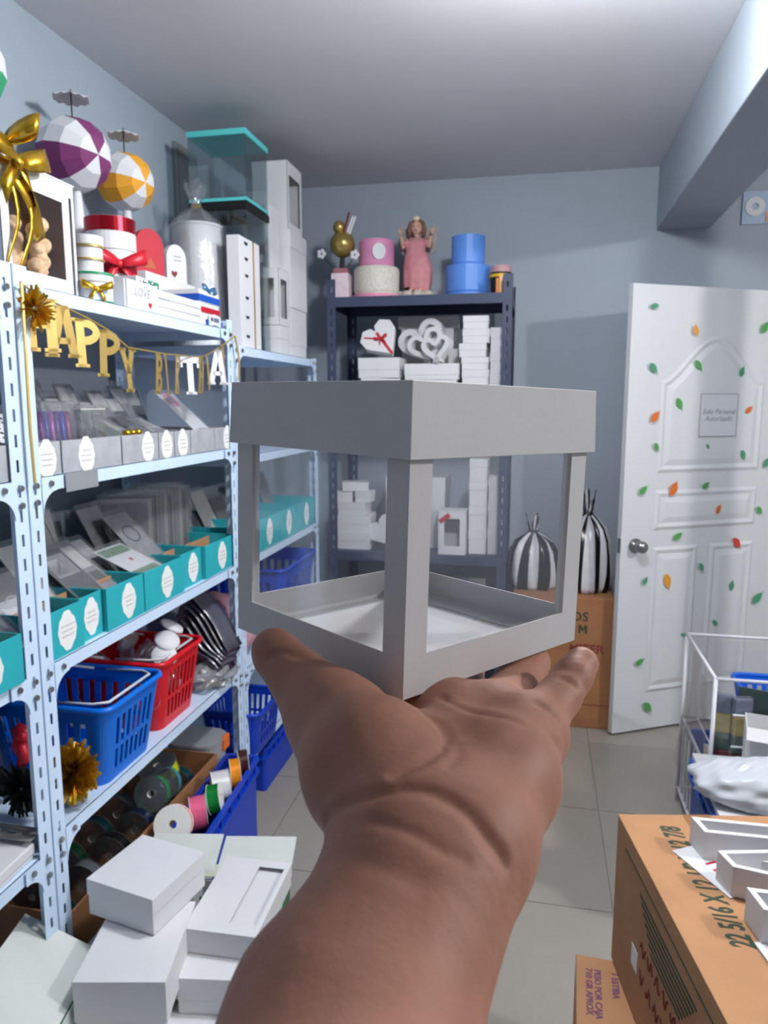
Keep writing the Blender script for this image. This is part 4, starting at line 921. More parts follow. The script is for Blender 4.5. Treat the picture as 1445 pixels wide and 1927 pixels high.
# ================================================================ bottom shelf: kraft tray of ribbon spools
kt = thing('cardboard_tray', 'long brown cardboard tray of ribbon spools on the bottom shelf', 'tray', (-1.255, 1.83, S5+0.001))
mb = MB(); tray(mb, [(-0.185, -0.42), (0.185, -0.42), (0.185, 0.42), (-0.185, 0.42)], 0, 0.125, 0.005); mb.build('body', KRAFT2, kt)
def spool(label, c, r, wd, col, axis, group=None, core=(0.92, 0.92, 0.9), fm=None):
    """ribbon spool: two card flanges, ribbon, hub hole; axis is the rotation of local z"""
    t = thing('ribbon_spool', label, 'spool', c, axis, group); CM = mat('spool_card', core, 0.7)
    for z in (-wd/2-0.0015, wd/2):
        MB().lathe([(0.012, 0), (r, 0), (r, 0.0015), (0.012, 0.0015), (0.012, 0)], c=(0, 0, z), n=28).build('flange', fm or CM, t)
    MB().lathe([(r*0.95, -wd/2), (r*0.95, wd/2)], n=28).build('ribbon', col, t, smooth=True)
    MB().lathe([(0.012, -wd/2), (0.012, wd/2)], n=16).build('core', CM, t, smooth=True)
    return t
def satin(n, c): return mat('satin_'+n, c, 0.25, metal=0.15, noise=0.08, scale=60)
SP = 'dark ribbon spools in the cardboard tray'
DK = [satin('teal_dark', (0.05, 0.22, 0.24)), satin('green_dark', (0.06, 0.24, 0.14)), satin('navy', (0.06, 0.10, 0.20)), satin('black', (0.06, 0.06, 0.07)), satin('grey', (0.35, 0.36, 0.38))]
CLF = film('spool_clear', (0.75, 0.78, 0.8), 0.1, 0.1, milk=0.08)
for i in range(11):
    spool(('dark teal', 'dark green', 'navy', 'black', 'grey')[(i*2) % 5]+' satin ribbon spool standing in the cardboard tray', (-1.16-0.10*(i % 2), 1.47+0.066*i, S5+0.004+0.062), 0.060, 0.030, DK[(i*2) % 5], (R(90), 0, 0), SP, fm=CLF)
spool('bright lime yellow ribbon spool lying high in the cardboard tray', (-1.19, 2.06, S5+0.150), 0.065, 0.040, satin('lime', (0.80, 0.86, 0.10)), (R(12), R(-10), 0), fm=CLF)
spool('emerald ribbon spool lying in the cardboard tray', (-1.14, 1.93, S5+0.145), 0.055, 0.022, satin('emerald', (0.10, 0.55, 0.28)), (R(70), R(10), 0), fm=CLF)
spool('turquoise ribbon spool lying in the cardboard tray', (-1.14, 2.01, S5+0.135), 0.052, 0.018, satin('turq', (0.15, 0.60, 0.66)), (R(70), R(-15), R(10)), fm=CLF)
tc_ = thing('plastic_tub', 'clear oval plastic tub with orange clip on bottom shelf', 'tub', (-1.19, 2.335, S5+0.001))
mb = MB(); tray(mb, rrect(0.20, 0.15, 0.06, 6), 0, 0.13, 0.002); mb.build('body', MILKY, tc_, smooth=False)
MB().prism(rrect(0.21, 0.16, 0.065, 6), 0.130, 0.138).build('lid', MILKY, tc_); MB().box(0.095, 0.0, 0.09, 0.108, 0.05, 0.14).build('clip', mat('orange_plastic', (0.92, 0.45, 0.16), 0.4), tc_, bevel=0.003)
# blue crates of spools on the floor
def crate(label, c, w_, d_, h, m, rot=0, group=None):
    t = thing('stacking_crate', label, 'crate', c, rot, group)
    mb = MB(); tray(mb, rrect(w_, d_, 0.015, 3), 0, h, 0.004); mb.build('body', m, t)
    for z in (h-0.012, h-0.055):
        mb = MB(); A = rrect(w_+0.024, d_+0.024, 0.02, 3); B = rrect(w_-0.001, d_-0.001, 0.015, 3); n = len(A)
        vs = [(x, y, z) for x, y in A]+[(x, y, z+0.012) for x, y in A]+[(x, y, z) for x, y in B]+[(x, y, z+0.012) for x, y in B]
        fs = []
        for i in range(n):
            j = (i+1) % n; fs += [(i, j, n+j, n+i), (n+i, n+j, 3*n+j, 3*n+i), (2*n+i, 2*n+j, j, i)]
        mb.add(vs, fs); mb.build('rim', m, t)
    for s_ in (1, -1):
        for k in range(6): MB().box(s_*(w_/2+0.001)-0.002, -d_/2+0.04+k*(d_-0.08)/5-0.003, h-0.05, s_*(w_/2+0.010), -d_/2+0.04+k*(d_-0.08)/5+0.003, h-0.012).build('rib', m, t)
    return t
crate('deep blue stacking crate full of bright ribbon spools on the floor', (-0.985, 2.06, 0.001), 0.105, 0.50, 0.345, BLUEPL2, R(4))
tag(crate('deep blue crate on the floor past the far rack post', (-1.20, 2.85, 0.001), 0.28, 0.36, 0.19, BLUEPL2), None)
spool('coral and silver ribbon spool propped at the end of blue crate', (-1.000, 1.800, 0.388), 0.054, 0.032, satin('coral', (0.90, 0.42, 0.40)), (R(62), R(-18), R(25)))
spool('hot pink satin ribbon spool in the blue crate', (-0.985, 1.925, 0.352), 0.052, 0.046, satin('pink', (0.94, 0.42, 0.58)), (0, R(86), R(30)))
spool('emerald green ribbon spool on edge in the blue crate', (-0.962, 1.995, 0.362), 0.046, 0.036, satin('green', (0.04, 0.50, 0.18)), (0, R(80), R(20)))
spool('white satin ribbon spool in the blue crate', (-0.985, 2.085, 0.352), 0.052, 0.055, satin('white', (0.90, 0.90, 0.90)), (0, R(88), R(32)))
spool('orange ribbon spool in the blue crate', (-0.972, 2.175, 0.352), 0.050, 0.032, satin('orange', (0.95, 0.58, 0.10)), (0, R(88), R(28)))
spool('dark brown ribbon spool at the far end of blue crate', (-0.975, 2.250, 0.350), 0.048, 0.032, satin('brown', (0.26, 0.12, 0.10)), (0, R(88), R(28)))
basket('deep blue plastic basket on the lower shelf of far rack', (-1.13, 2.62, 0.2465), 0.20, 0.24, 0.24, 0.28, 0.17, BLUEPL2, 6, False)
basket('deep blue basket on the far rack beneath the teal trays', (-1.20, 3.05, 0.6015), 0.30, 0.40, 0.36, 0.46, 0.30, BLUEPL2, 7, False)

# ================================================================ navy rack: cake stands, figurine, boxes
Z1, Z2, Z3 = 2.0885, 1.6155, 0.8625
GB = mat('pale_gold_ball', (0.72, 0.62, 0.36), 0.25, metal=0.7, noise=0.15, scale=15)
gp = thing('gold_ball_topper', 'gold ball topper with sticks over a pink printed cube', 'decoration', (-0.966, 3.60, Z1))
MB().box(-0.042, -0.042, 0, 0.042, 0.042, 0.125).build('pink_cube', mat('pink_marble', (0.90, 0.82, 0.86), 0.6, noise=0.12, scale=35), gp, bevel=0.002)
MB().box(-0.035, -0.03, 0.125, 0.035, 0.03, 0.15).build('rose_block', mat('rose', (0.66, 0.42, 0.46), 0.6), gp, bevel=0.004)
MB().cyl((0, 0, 0.15), (0.005, 0, 0.21), 0.012).build('neck', INK, gp)
MB().ball((0.005, 0, 0.265), 0.062, 24, 14).build('large_ball', GB, gp, smooth=True)
MB().ball((-0.01, 0, 0.345), 0.031, 18, 10).build('small_ball', GB, gp, smooth=True)
for x, m in ((0.025, REDINK), (0.042, WHITE), (0.055, WHITE)): MB().cyl((x-0.012, -0.01, 0.31), (x+0.018, -0.01, 0.41 if m is REDINK else 0.39), 0.0055, n=8).build('stick', m, gp)
for x, z in ((-0.088, 0.215), (0.078, 0.205)):
    mb = MB()
    for k in range(5): mb.ball((x+0.014*math.cos(k*1.257), -0.05, z+0.014*math.sin(k*1.257)), 0.011, 8, 5, (1, 0.4, 1))
    mb.build('flower', WHITE, gp, smooth=True); MB().cyl((x*0.5, -0.02, 0.16), (x, -0.048, z), 0.0025, n=6).build('flower_wire', INK, gp)
pc = thing('cake_dummy', 'two-tier pink and white round cake box on the navy rack', 'cake box', (-0.800, 3.64, Z1))
MB().lathe([(0.0005, 0), (0.118, 0), (0.118, 0.022), (0.0005, 0.022)], n=36).build('pink_rim', PINK, pc)
MB().lathe([(0.104, 0.022), (0.110, 0.04), (0.112, 0.14), (0.106, 0.152), (0.0005, 0.152)], n=36).build('lower_tier', mat('ivory_glitter', (0.82, 0.80, 0.76), 0.6, noise=0.15, scale=120, bump=0.3, bscale=200), pc, smooth=False)
MB().lathe([(0.082, 0.152), (0.086, 0.17), (0.086, 0.27), (0.080, 0.282), (0.0005, 0.282)], n=36).build('upper_tier', mat('deep_pink', (0.84, 0.55, 0.70), 0.5, noise=0.15, scale=12), pc, smooth=False)
M = Matrix(((1,0,0,0),(0,0,-1,0),(0,1,0,0),(0,0,0,1)))
MB().prism([(0.032*math.cos(a*math.pi/12), 0.038*math.sin(a*math.pi/12)) for a in range(24)], 0.0, 0.004, M).build('oval_plate', WHITE, pc, loc=(0.030, -0.083, 0.218), rot=(0, 0, R(18)))
# angel figurine
an = thing('angel_figurine', 'pink-gowned angel figurine with raised hands and wings', 'figurine', (-0.608, 3.68, Z1))
PG = mat('pink_gown', (0.78, 0.52, 0.54), 0.7, noise=0.12, scale=30); SKF = mat('figurine_skin', (0.78, 0.62, 0.55), 0.6); HAIR = mat('auburn_hair', (0.50, 0.35, 0.29), 0.7, noise=0.2, scale=80, bump=0.4, bscale=150); WG = mat('wing_ivory', (0.62, 0.60, 0.58), 0.7, noise=0.15, scale=50)
mb = MB()
for k in range(9): a = k*0.7; mb.ball((0.075*math.cos(a), 0.05*math.sin(a), 0.022), 0.03, 9, 6, (1.1, 1, 0.8))
mb.box(-0.06, -0.04, 0, 0.06, 0.04, 0.03); mb.build('rock_base', mat('pale_stone', (0.74, 0.70, 0.66), 0.85, noise=0.15, scale=40), an, smooth=True); an.children[-1]['kind'] = 'stuff'
mb = MB(); vs = []; fs = []; prof = [(0.052, 0.045), (0.060, 0.08), (0.062, 0.14), (0.054, 0.20), (0.042, 0.235), (0.046, 0.26), (0.040, 0.285), (0.016, 0.298)]; n = 28; K = len(prof)
for i in range(n):
    a = 2*math.pi*i/n
    for j, (r_, z_) in enumerate(prof):
        f_ = 1+0.10*math.sin(9*a+j*0.4)*max(0, (5-j)/5); vs.append((r_*f_*1.15*math.cos(a)+0.006*math.sin(j), r_*f_*0.72*math.sin(a), z_+(0.018*math.sin(2*a) if j == 0 else 0)))
for i in range(n):
    for j in range(K-1): fs.append((i*K+j, ((i+1) % n)*K+j, ((i+1) % n)*K+j+1, i*K+j+1))
mb.add(vs, fs); mb.build('gown', PG, an, smooth=True)
for s_ in (-1, 1):
    MB().tube([(s_*0.018, -0.01, 0.10), (s_*0.020, -0.022, 0.055), (s_*0.024, -0.045, 0.040)], [0.016, 0.011, 0.009], 8).build('leg', SKF, an, smooth=True)
    MB().tube([(s_*0.040, 0, 0.280), (s_*0.066, -0.012, 0.252), (s_*0.074, -0.022, 0.300)], [0.017, 0.014, 0.008], 8).build('arm', SKF, an, smooth=True)
    MB().tube([(s_*0.038, 0, 0.282), (s_*0.064, -0.010, 0.256)], [0.020, 0.019], 8).build('sleeve', PG, an, smooth=True)
    mb = MB()
    for f_ in range(3): mb.ball((s_*(0.078+0.004*f_), -0.026, 0.316+0.006*f_), 0.009, 8, 5, (0.6, 0.6, 1.3))
    mb.build('hand', SKF, an, smooth=True)
    P = [(0, 0.30), (s_*0.05, 0.345), (s_*0.082, 0.372), (s_*0.098, 0.33), (s_*0.095, 0.27), (s_*0.085, 0.235), (s_*0.05, 0.21), (s_*0.01, 0.22)]
    MB().prism(P[::s_], -0.042, -0.034, M).build('wing', WG, an, bevel=0.002)
MB().cyl((0, 0, 0.29), (0, -0.002, 0.318), 0.012).build('neck', SKF, an, smooth=True)
MB().ball((0, -0.006, 0.342), 0.031, 16, 12, (0.9, 0.92, 1.08)).build('head', SKF, an, smooth=True)
mb = MB(); mb.ball((0, 0.008, 0.350), 0.038, 16, 10, (1.0, 0.9, 1.0))
for s_ in (-1, 1): mb.tube([(s_*0.024, -0.006, 0.368), (s_*0.036, -0.006, 0.335), (s_*0.034, 0.0, 0.300)], [0.014, 0.013, 0.008], 8)
hr = mb.build('hair', HAIR, an, smooth=True); hr['kind'] = 'stuff'
for s_ in (-1, 1): MB().ball((s_*0.0105, -0.0335, 0.345), 0.0032, 8, 6).build('eye', INK, an, smooth=True)
MB().ball((0, -0.0365, 0.336), 0.0042, 8, 6).build('nose', SKF, an, smooth=True); MB().ball((0, -0.034, 0.325), 0.0045, 8, 5, (1.3, 0.5, 0.5)).build('mouth', REDINK, an, smooth=True)
MB().ball((0.0, -0.02, 0.383), 0.012, 8, 6, (1.6, 0.6, 1.0)).build('flower_crown', mat('cream_petal', (0.85, 0.78, 0.66), 0.7), an, smooth=True)
bcx = thing('cake_dummy', 'two-tier sky blue round cake box on the navy rack', 'cake box', (-0.355, 3.66, Z1))
BL = mat('sky_blue_card', (0.35, 0.55, 0.86), 0.4)
MB().lathe([(0.0005, 0), (0.112, 0), (0.112, 0.018), (0.0005, 0.018)], n=36).build('base_rim', BL, bcx)
MB().lathe([(0.100, 0.018), (0.106, 0.03), (0.106, 0.148), (0.0005, 0.150)], n=36).build('lower_tier', BL, bcx)
MB().lathe([(0.074, 0.150), (0.080, 0.16), (0.080, 0.285), (0.0005, 0.288)], n=36).build('upper_tier', BL, bcx)
dm = thing('small_drum_box', 'small black drum box with yellow ring and orange print', 'box', (-0.195, 3.60, Z1))
MB().lathe([(0.0005, 0), (0.048, 0), (0.050, 0.105), (0.0005, 0.105)], n=28).build('drum', BLACK, dm)
MB().lathe([(0.0505, 0.082), (0.054, 0.082), (0.054, 0.096), (0.0505, 0.096)], n=28).build('yellow_ring', mat('yellow_card', (0.85, 0.68, 0.15), 0.5), dm)
MB().lathe([(0.050, 0.105), (0.046, 0.135), (0.0005, 0.137)], n=28).build('top_cap', mat('pinkish_card', (0.72, 0.56, 0.58), 0.6), dm)
for k, (x, h_, m) in enumerate(((-0.012, 0.075, mat('orange_card', (0.92, 0.52, 0.18), 0.5)), (0.004, 0.088, mat('peach_card', (0.95, 0.75, 0.55), 0.5)), (0.020, 0.07, MATS['orange_card']))):
    MB().box(x-0.007, -0.0535, 0.006, x+0.007, -0.0495, h_).build('print_bar', m, dm)
# second shelf of the navy rack
white_box('white heart-lid gift box base under the red-ribboned heart', (-0.757, 3.585, Z2), (0.185, 0.16, 0.095), R(3), 0.55)
white_box('white box directly under the red-ribboned heart', (-0.757, 3.585, Z2+0.0955), (0.20, 0.17, 0.095), R(-2), 0.6)
def heart_poly(s):     # angular heart box outline
    return [(0, -s), (s*0.95, 0.05*s), (s*0.98, 0.55*s), (s*0.55, 0.92*s), (0.12*s, 0.80*s), (0, 0.52*s), (-0.12*s, 0.80*s), (-0.55*s, 0.92*s), (-0.98*s, 0.55*s), (-0.95*s, 0.05*s)]
hp = thing('heart_box', 'white heart-shaped box standing upright with red ribbon and bow', 'box', (-0.762, 3.585, Z2+0.1905+0.085), (R(78), 0, R(6)))
Mr = Matrix.Rotation(R(38), 4, 'Z')
MB().prism([(Mr @ Vector((x, y, 0)))[:2] for x, y in heart_poly(0.092)], -0.03, 0.03).build('body', WHITE, hp, bevel=0.001)
MB().box(-0.085, -0.004, 0.0302, 0.0, 0.004, 0.0310).build('ribbon', RED, hp, rot=(0, 0, R(-4)))
MB().box(-0.040, -0.007, 0.0302, 0.090, 0.007, 0.0312).build('ribbon', RED, hp, rot=(0, 0, R(-52)))
o = bow(hp, (0, 0, 0.036), 0.032, RED, 'ny', True); o.rotation_euler = (R(-90), 0, R(20))
white_box('wide white box under the nested heart frames', (-0.505, 3.60, Z2), (0.235, 0.19, 0.085), 0, 0.5)
white_box('white lidded box right under the nested heart frames', (-0.505, 3.60, Z2+0.0855), (0.255, 0.20, 0.075), 0, 0.7)
def heart_frame(label, c, s, t_, dpt, rot, tilt):
    P = [(x, y) for x, y in heart2d(s, 36)]; o = thing('open_heart_box', label, 'box', c, (R(82), 0, R(rot)))
    Mt = Matrix.Rotation(R(tilt), 4, 'Z'); P = [tuple((Mt @ Vector((x, y, 0)))[:2]) for x, y in P]; Q = inset(P, t_); n = len(P)
    vs = [(x, y, -dpt/2) for x, y in P]+[(x, y, dpt/2) for x, y in P]+[(x, y, dpt/2) for x, y in Q]+[(x, y, -dpt/2) for x, y in Q]; fs = []
    for a in range(4):
        for i in range(n): fs.append((a*n+i, a*n+(i+1) % n, ((a+1) % 4)*n+(i+1) % n, ((a+1) % 4)*n+i))
    MB().add(vs, fs).build('rim', WHITE, o); return o
heart_frame('largest white heart-shaped frame of the nested set', (-0.565, 3.645, Z2+0.161+0.110), 0.125, 0.030, 0.06, -12, 25)
heart_frame('middle white heart-shaped frame of the nested set', (-0.535, 3.582, Z2+0.161+0.088), 0.098, 0.022, 0.05, -12, 25)
heart_frame('smallest white heart-shaped frame of the nested set', (-0.480, 3.525, Z2+0.161+0.070), 0.078, 0.022, 0.05, -16, 10)
white_box('long flat white box lying high behind the heart frames', (-0.56, 3.79, Z2+0.345), (0.30, 0.10, 0.06), 0, 0.5)
white_box('tall plain white carton behind the heart frames', (-0.56, 3.79, Z2), (0.26, 0.12, 0.344), 0, 0.25)
SG = 'small white boxes stacked at the rack end'
xs = [(-0.315, 3.60, 0.10), (-0.225, 3.60, 0.075)]
zc = 0.0
hs_ = (0.062, 0.070, 0.058, 0.064, 0.066, 0.060)
for k, hgt in enumerate(hs_):
    white_box(('lowest', 'second', 'third', 'fourth', 'fifth', 'topmost')[k]+' white box of the upper stack beside the navy post', (-0.305+0.006*((k*5) % 3-1), 3.60, Z2+zc), (0.125-0.008*(k == 5), 0.14, hgt-0.0006), R(3*((k*7) % 3-1)), 0.5, SG); zc += hgt
zc = 0
for k, hgt in enumerate((0.11, 0.10, 0.115)):
    white_box(('lower', 'middle', 'upper')[k]+' slim white box squeezed against the navy post', (-0.200, 3.60, Z2+zc), (0.062, 0.13, hgt-0.0006), 0, 0.4, SG); zc += hgt
white_box('pale box half hidden between heart frames and box stack', (-0.412, 3.74, Z2), (0.07, 0.10, 0.24), 0, 0.3)
tag(MB().ball((0, 0, 0), 0.02, 12, 8, (1, 1, 0.8)).build('small_ornament', SILVER, None, smooth=True, loc=(-0.93, 3.56, Z2+0.0165)), 'small silver ornament on the navy rack shelf', 'ornament')
# third shelf seen through the windows of the held box
white_box('big white box at the foot of the navy rack left stack', (-0.905, 3.60, Z3), (0.19, 0.17, 0.085), 0, 0.5)
white_box('second big white box of the navy rack left stack', (-0.905, 3.60, Z3+0.0855), (0.185, 0.165, 0.085), R(2), 0.5)
white_box('medium white box in the middle of the left stack', (-0.905, 3.59, Z3+0.1715), (0.135, 0.13, 0.062), R(-3), 0.5)
white_box('small white cube box on the left stack, by the wall side', (-0.953, 3.59, Z3+0.2345), (0.085, 0.10, 0.056), R(4), 0.5)
white_box('small white cube box on the left stack, beside its twin', (-0.850, 3.59, Z3+0.2345), (0.075, 0.09, 0.056), R(-5), 0.5)
white_box('tilted small white box crowning the left stack', (-0.900, 3.59, Z3+0.2915), (0.13, 0.10, 0.045), R(14), 0.5)
white_box('large white carton standing behind the box stack on navy rack', (-0.60, 3.74, Z3), (0.30, 0.22, 0.36), 0, 0.2)
hp2 = thing('heart_box', 'plain white heart-shaped box leaning on the third navy shelf', 'box', (-0.735, 3.545, Z3+0.090), (R(80), 0, R(-8)))
MB().prism([(Mr @ Vector((x, y, 0)))[:2] for x, y in heart_poly(0.082)], -0.025, 0.025).build('body', WHITE, hp2, bevel=0.001)
wr = window_box('white window box with red ribbon corner on third navy shelf', (-0.395, 3.535, Z3), (0.135, 0.10, 0.215), faces=('ny',), band=0.030)
o = MB().box(-0.03, -0.0008, -0.011, 0.03, 0.0005, 0.011).build('red_ribbon', RED, wr, loc=(-0.036, -0.0515, 0.178), rot=(0, R(-38), 0))
zc = 0
for k, hgt in enumerate((0.115, 0.12, 0.12, 0.11)):
    white_box(('bottom', 'second', 'third', 'top')[k]+' white box of the wide column on third navy shelf', (-0.275, 3.60, Z3+zc), (0.085, 0.15, hgt-0.0006), 0, 0.35, 'white box columns on the third navy shelf'); zc += hgt
zc = 0
for k, hgt in enumerate((0.13, 0.125, 0.12)):
    white_box(('bottom', 'middle', 'top')[k]+' white box of the slim column on third navy shelf', (-0.195, 3.60, Z3+zc), (0.062, 0.14, hgt-0.0006), 0, 0.35, 'white box columns on the third navy shelf'); zc += hgt
white_box('white carton on the lowest navy shelf', (-0.40, 3.66, 0.4205), (0.30, 0.25, 0.26), 0, 0.2, m=WHITE)
basket('black shopping basket on the lowest navy shelf', (-0.77, 3.66, 0.4215), 0.30, 0.22, 0.36, 0.28, 0.20, mat('charcoal_plastic', (0.22, 0.23, 0.26), 0.45), 6, True)
# ================================================================ far carton with striped bags
fc = thing('carton', 'brown carton with faded green and red print under striped bags', 'carton', (0.14, 3.745, 0.001))
MB().box(-0.24, -0.185, 0, 0.24, 0.185, 0.66).build('body', KRAFT2, fc, bevel=0.003)
MB().box(-0.03, -0.187, 0.40, 0.03, -0.1855, 0.66).build('tape', mat('brown_tape', (0.58, 0.40, 0.26), 0.3), fc)
lettering('O', 0.062, GREENINK, fc, (0.068, -0.1862, 0.565), FACE_NY, bold=0.0012)
lettering('S', 0.062, GREENINK, fc, (0.110, -0.1862, 0.565), FACE_NY, bold=0.0012)
MB().prism([(-0.020, -0.022), (-0.010, -0.022), (-0.010, 0.006), (0.0, -0.012), (0.010, 0.006), (0.010, -0.022), (0.020, -0.022), (0.020, 0.022), (0.011, 0.022), (0.0, 0.002), (-0.011, 0.022), (-0.020, 0.022)], 0, 0.0006, Matrix(((1,0,0,0),(0,0,-1,0),(0,1,0,0),(0,0,0,1)))).build('lettering', GREENINK, fc, loc=(0.100, -0.1858, 0.505))
lettering('MITER', 0.060, REDINK, fc, (0.12, -0.1862, 0.405), FACE_NY, bold=0.0014)
lettering('2', 0.055, REDINK, fc, (0.035, -0.1862, 0.28), FACE_NY)
lettering('7', 0.055, REDINK, fc, (0.075, -0.1862, 0.28), FACE_NY)
MB().box(-0.238, -0.1865, 0.12, 0.238, -0.1855, 0.124).build('print_line', REDINK, fc)
SW = mat('white_bag_stripe', (0.84, 0.84, 0.86), 0.3, noise=0.05, scale=20, spec=0.6); SB = mat('black_bag_stripe', (0.06, 0.06, 0.08), 0.25, spec=0.6)
def striped_bag(label, c, rx, ry, h, seed):
    t = thing('striped_bag', label, 'bag', c); rr = random.Random(seed); n = 96
    prof = [(0.92, 0.0), (1.0, 0.06), (1.03, 0.20), (1.0, 0.38), (0.92, 0.55), (0.74, 0.68), (0.42, 0.77), (0.17, 0.82), (0.12, 0.85), (0.20, 0.90), (0.26, 1.0)]
    mb = MB(); K = len(prof); vs = []; ph = rr.uniform(0, 6); wd = []
    while sum(wd) < n: wd.append(rr.choice((3, 4, 5, 6, 8)))
    st = [k % 2 for k, q in enumerate(wd) for _ in range(q)][:n]
    for i in range(n):
        a = 2*math.pi*i/n
        for j, (r_, z_) in enumerate(prof):
            k = 1+0.07*math.sin(5*a+ph+j*0.35)+0.06*math.sin(11*a-ph+j*0.6)+0.03*math.sin(23*a+j)+0.22*math.sin(3*a+ph)*(1 if j > 8 else 0)
            tw = 0.35*(j/K)**2; sh = 0.12*rx*math.sin(ph)*(j/K)
            vs.append((rx*r_*k*math.cos(a+tw)+sh, ry*r_*k*math.sin(a+tw), h*z_*(1+(0.10*math.sin(3*a+ph) if j > 8 else 0.03*math.sin(4*a+ph)*(j > 0)))))
    fs = []; ms = []
    for i in range(n):
        for j in range(K-1): fs.append((i*K+j, ((i+1) % n)*K+j, ((i+1) % n)*K+j+1, i*K+j+1)); ms.append(st[i])
    fs.append(tuple(i*K for i in range(n-1, -1, -1))); ms.append(0)
    mb.add(vs, fs); mb.m = ms; mb.build('body', [SW, SB], t, smooth=True)
    sh = 0.12*rx*math.sin(ph)*0.7
    MB().tube([(sh+rx*0.15*math.cos(i*0.55), ry*0.15*math.sin(i*0.55), h*0.835) for i in range(12)], 0.008, 8).build('knot', SB, t, smooth=True); return t
striped_bag('black and white striped bag slumped on the carton behind the box', (-0.005, 3.76, 0.662), 0.125, 0.12, 0.34, 2)
striped_bag('taller black and white striped bag on the carton beside the door', (0.262, 3.75, 0.662), 0.115, 0.12, 0.46, 5)
# sign board high on the far wall at the right
qs = thing('wall_sign', 'blue and white wall sign with round O mark by the beam', 'sign', (0.985, 3.9975, 2.50))
MB().box(-0.055, -0.006, -0.055, 0.16, 0, 0.095).build('board', mat('pale_blue_board', (0.66, 0.74, 0.84), 0.5), qs)
MB().lathe([(0.016, 0), (0.044, 0), (0.044, 0.002), (0.016, 0.002), (0.016, 0)], n=28).build('round_mark', WHITE, qs, loc=(0.0, -0.0085, 0.025), rot=(R(90), 0, 0))
MB().box(0.05, -0.0085, -0.05, 0.15, -0.0062, 0.0).build('picture', mat('peach_print', (0.85, 0.62, 0.45), 0.5, noise=0.3, scale=30), qs)

# ================================================================ right foreground: cartons with letter boxes
lc = thing('carton', 'lower brown carton with purple weight print', 'carton', (0.295, 1.235, 0.001), R(-2.5))
MB().box(-0.19, -0.32, 0, 0.19, 0.30, 0.368).build('body', KRAFT, lc, bevel=0.003)
for body_, dx_ in (('1 ESTIBA', 0.027), ('PESO POR CAJA', -0.009), ('710 GR APROX', -0.027)):
    lettering(body_, 0.019, PURPLEINK, lc, (-0.136+dx_, 0.262, 0.3684), (0, 0, R(-90)), align='LEFT', bold=0.0006)
for k in range(9): MB().box(-0.078+0.006*(k % 2), 0.24-0.016*k, 0.3681, -0.066+0.006*(k % 2), 0.251-0.016*k, 0.3685).build('worn_print', PURPLEINK, lc)
bc = thing('carton', 'large brown carton printed with green dimensions, carrying white letter boxes', 'carton', (0.410, 1.300, 0.3695), R(10.4))
CW, CD, CH = 0.335, 0.567, 0.345
MB().box(-CW/2, -CD/2, 0, CW/2, CD/2, CH-0.006).build('body', KRAFT, bc, bevel=0.004)
MB().box(-CW/2, -CD/2, CH-0.006, -0.002, CD/2, CH).build('top_flap', KRAFT, bc, bevel=0.0015)
MB().box(0.002, -CD/2, CH-0.006, CW/2, CD/2, CH).build('top_flap', KRAFT, bc, bevel=0.0015)
MB().box(-0.03, CD/2-0.17, CH, 0.03, CD/2+0.0005, CH+0.0004).build('tape', mat('brown_tape', (0.58, 0.40, 0.26), 0.3), bc)
lettering('22 5/16 X 12 1/2 X 12 7/8', 0.056, GREENINK, bc, (-0.072, 0.062, CH+0.0002), (0, 0, R(90)), shear=0.25, bold=0.0016, sx=0.58)
# faded print on the side that faces the aisle
for k in range(7): MB().box(-CW/2-0.0006, -0.16+0.01*k, CH-0.075-0.012*k, -CW/2-0.0001, 0.12-0.012*k, CH-0.069-0.012*k).build('print_line', GREENINK, bc)
MB().box(-CW/2-0.0006, -0.22, CH-0.042, -CW/2-0.0001, 0.22, CH-0.038).build('print_rule', GREENINK, bc)
rg = MB().lathe([(0.036, 0), (0.044, 0), (0.044, 0.0006), (0.036, 0.0006), (0.036, 0)], n=28).build('round_stamp', REDINK, bc, loc=(-CW/2-0.0003, -0.16, 0.16), rot=(0, R(-90), 0))
for k in range(2):      # worn, unreadable red script
    for q in range(6):
        P = [(-CW/2-0.0004, 0.10-0.04*q-0.004*i_, 0.175-0.06*k+0.014*math.sin(i_*1.1+q*2.3+k)) for i_ in range(8)]
        MB().tube(P, 0.0022, 4).build('worn_print', REDINK, bc)
MB().box(-CW/2-0.0008, 0.115, 0.10, -CW/2-0.0001, 0.150, 0.145).build('paper_label', LABEL, bc)
ZT = 0.3695+CH+0.0008
pp = MB().box(0, 0, 0, 0.150, 0.14, 0.0012).build('paper_sheet', WHITE, None, loc=(0.286, 1.431, ZT), rot=(0, 0, R(-59)))
tag(pp, 'white paper sheet with red marks lying under the letter boxes', 'paper')
for k in range(3): MB().box(0.055+0.02*k, 0.030, 0.0012, 0.060+0.02*k, 0.055, 0.0016).build('red_mark', RED, pp)
def letter_box(label, polys, c, rot, h=0.058, t_=0.010):
    o = thing('letter_box', label, 'letter', c, rot)
    for P in polys:
        mb = MB(); tray(mb, P, 0, h, t_, 0.012); mb.build('tray', WHITE, o)
    return o
letter_box('white hollow letter box shaped like a straight bar, on the carton', [[(0, 0), (0.26, 0), (0.26, 0.052), (-0.014, 0.052)]], (0.339, 1.412, ZT+0.0013), R(1))
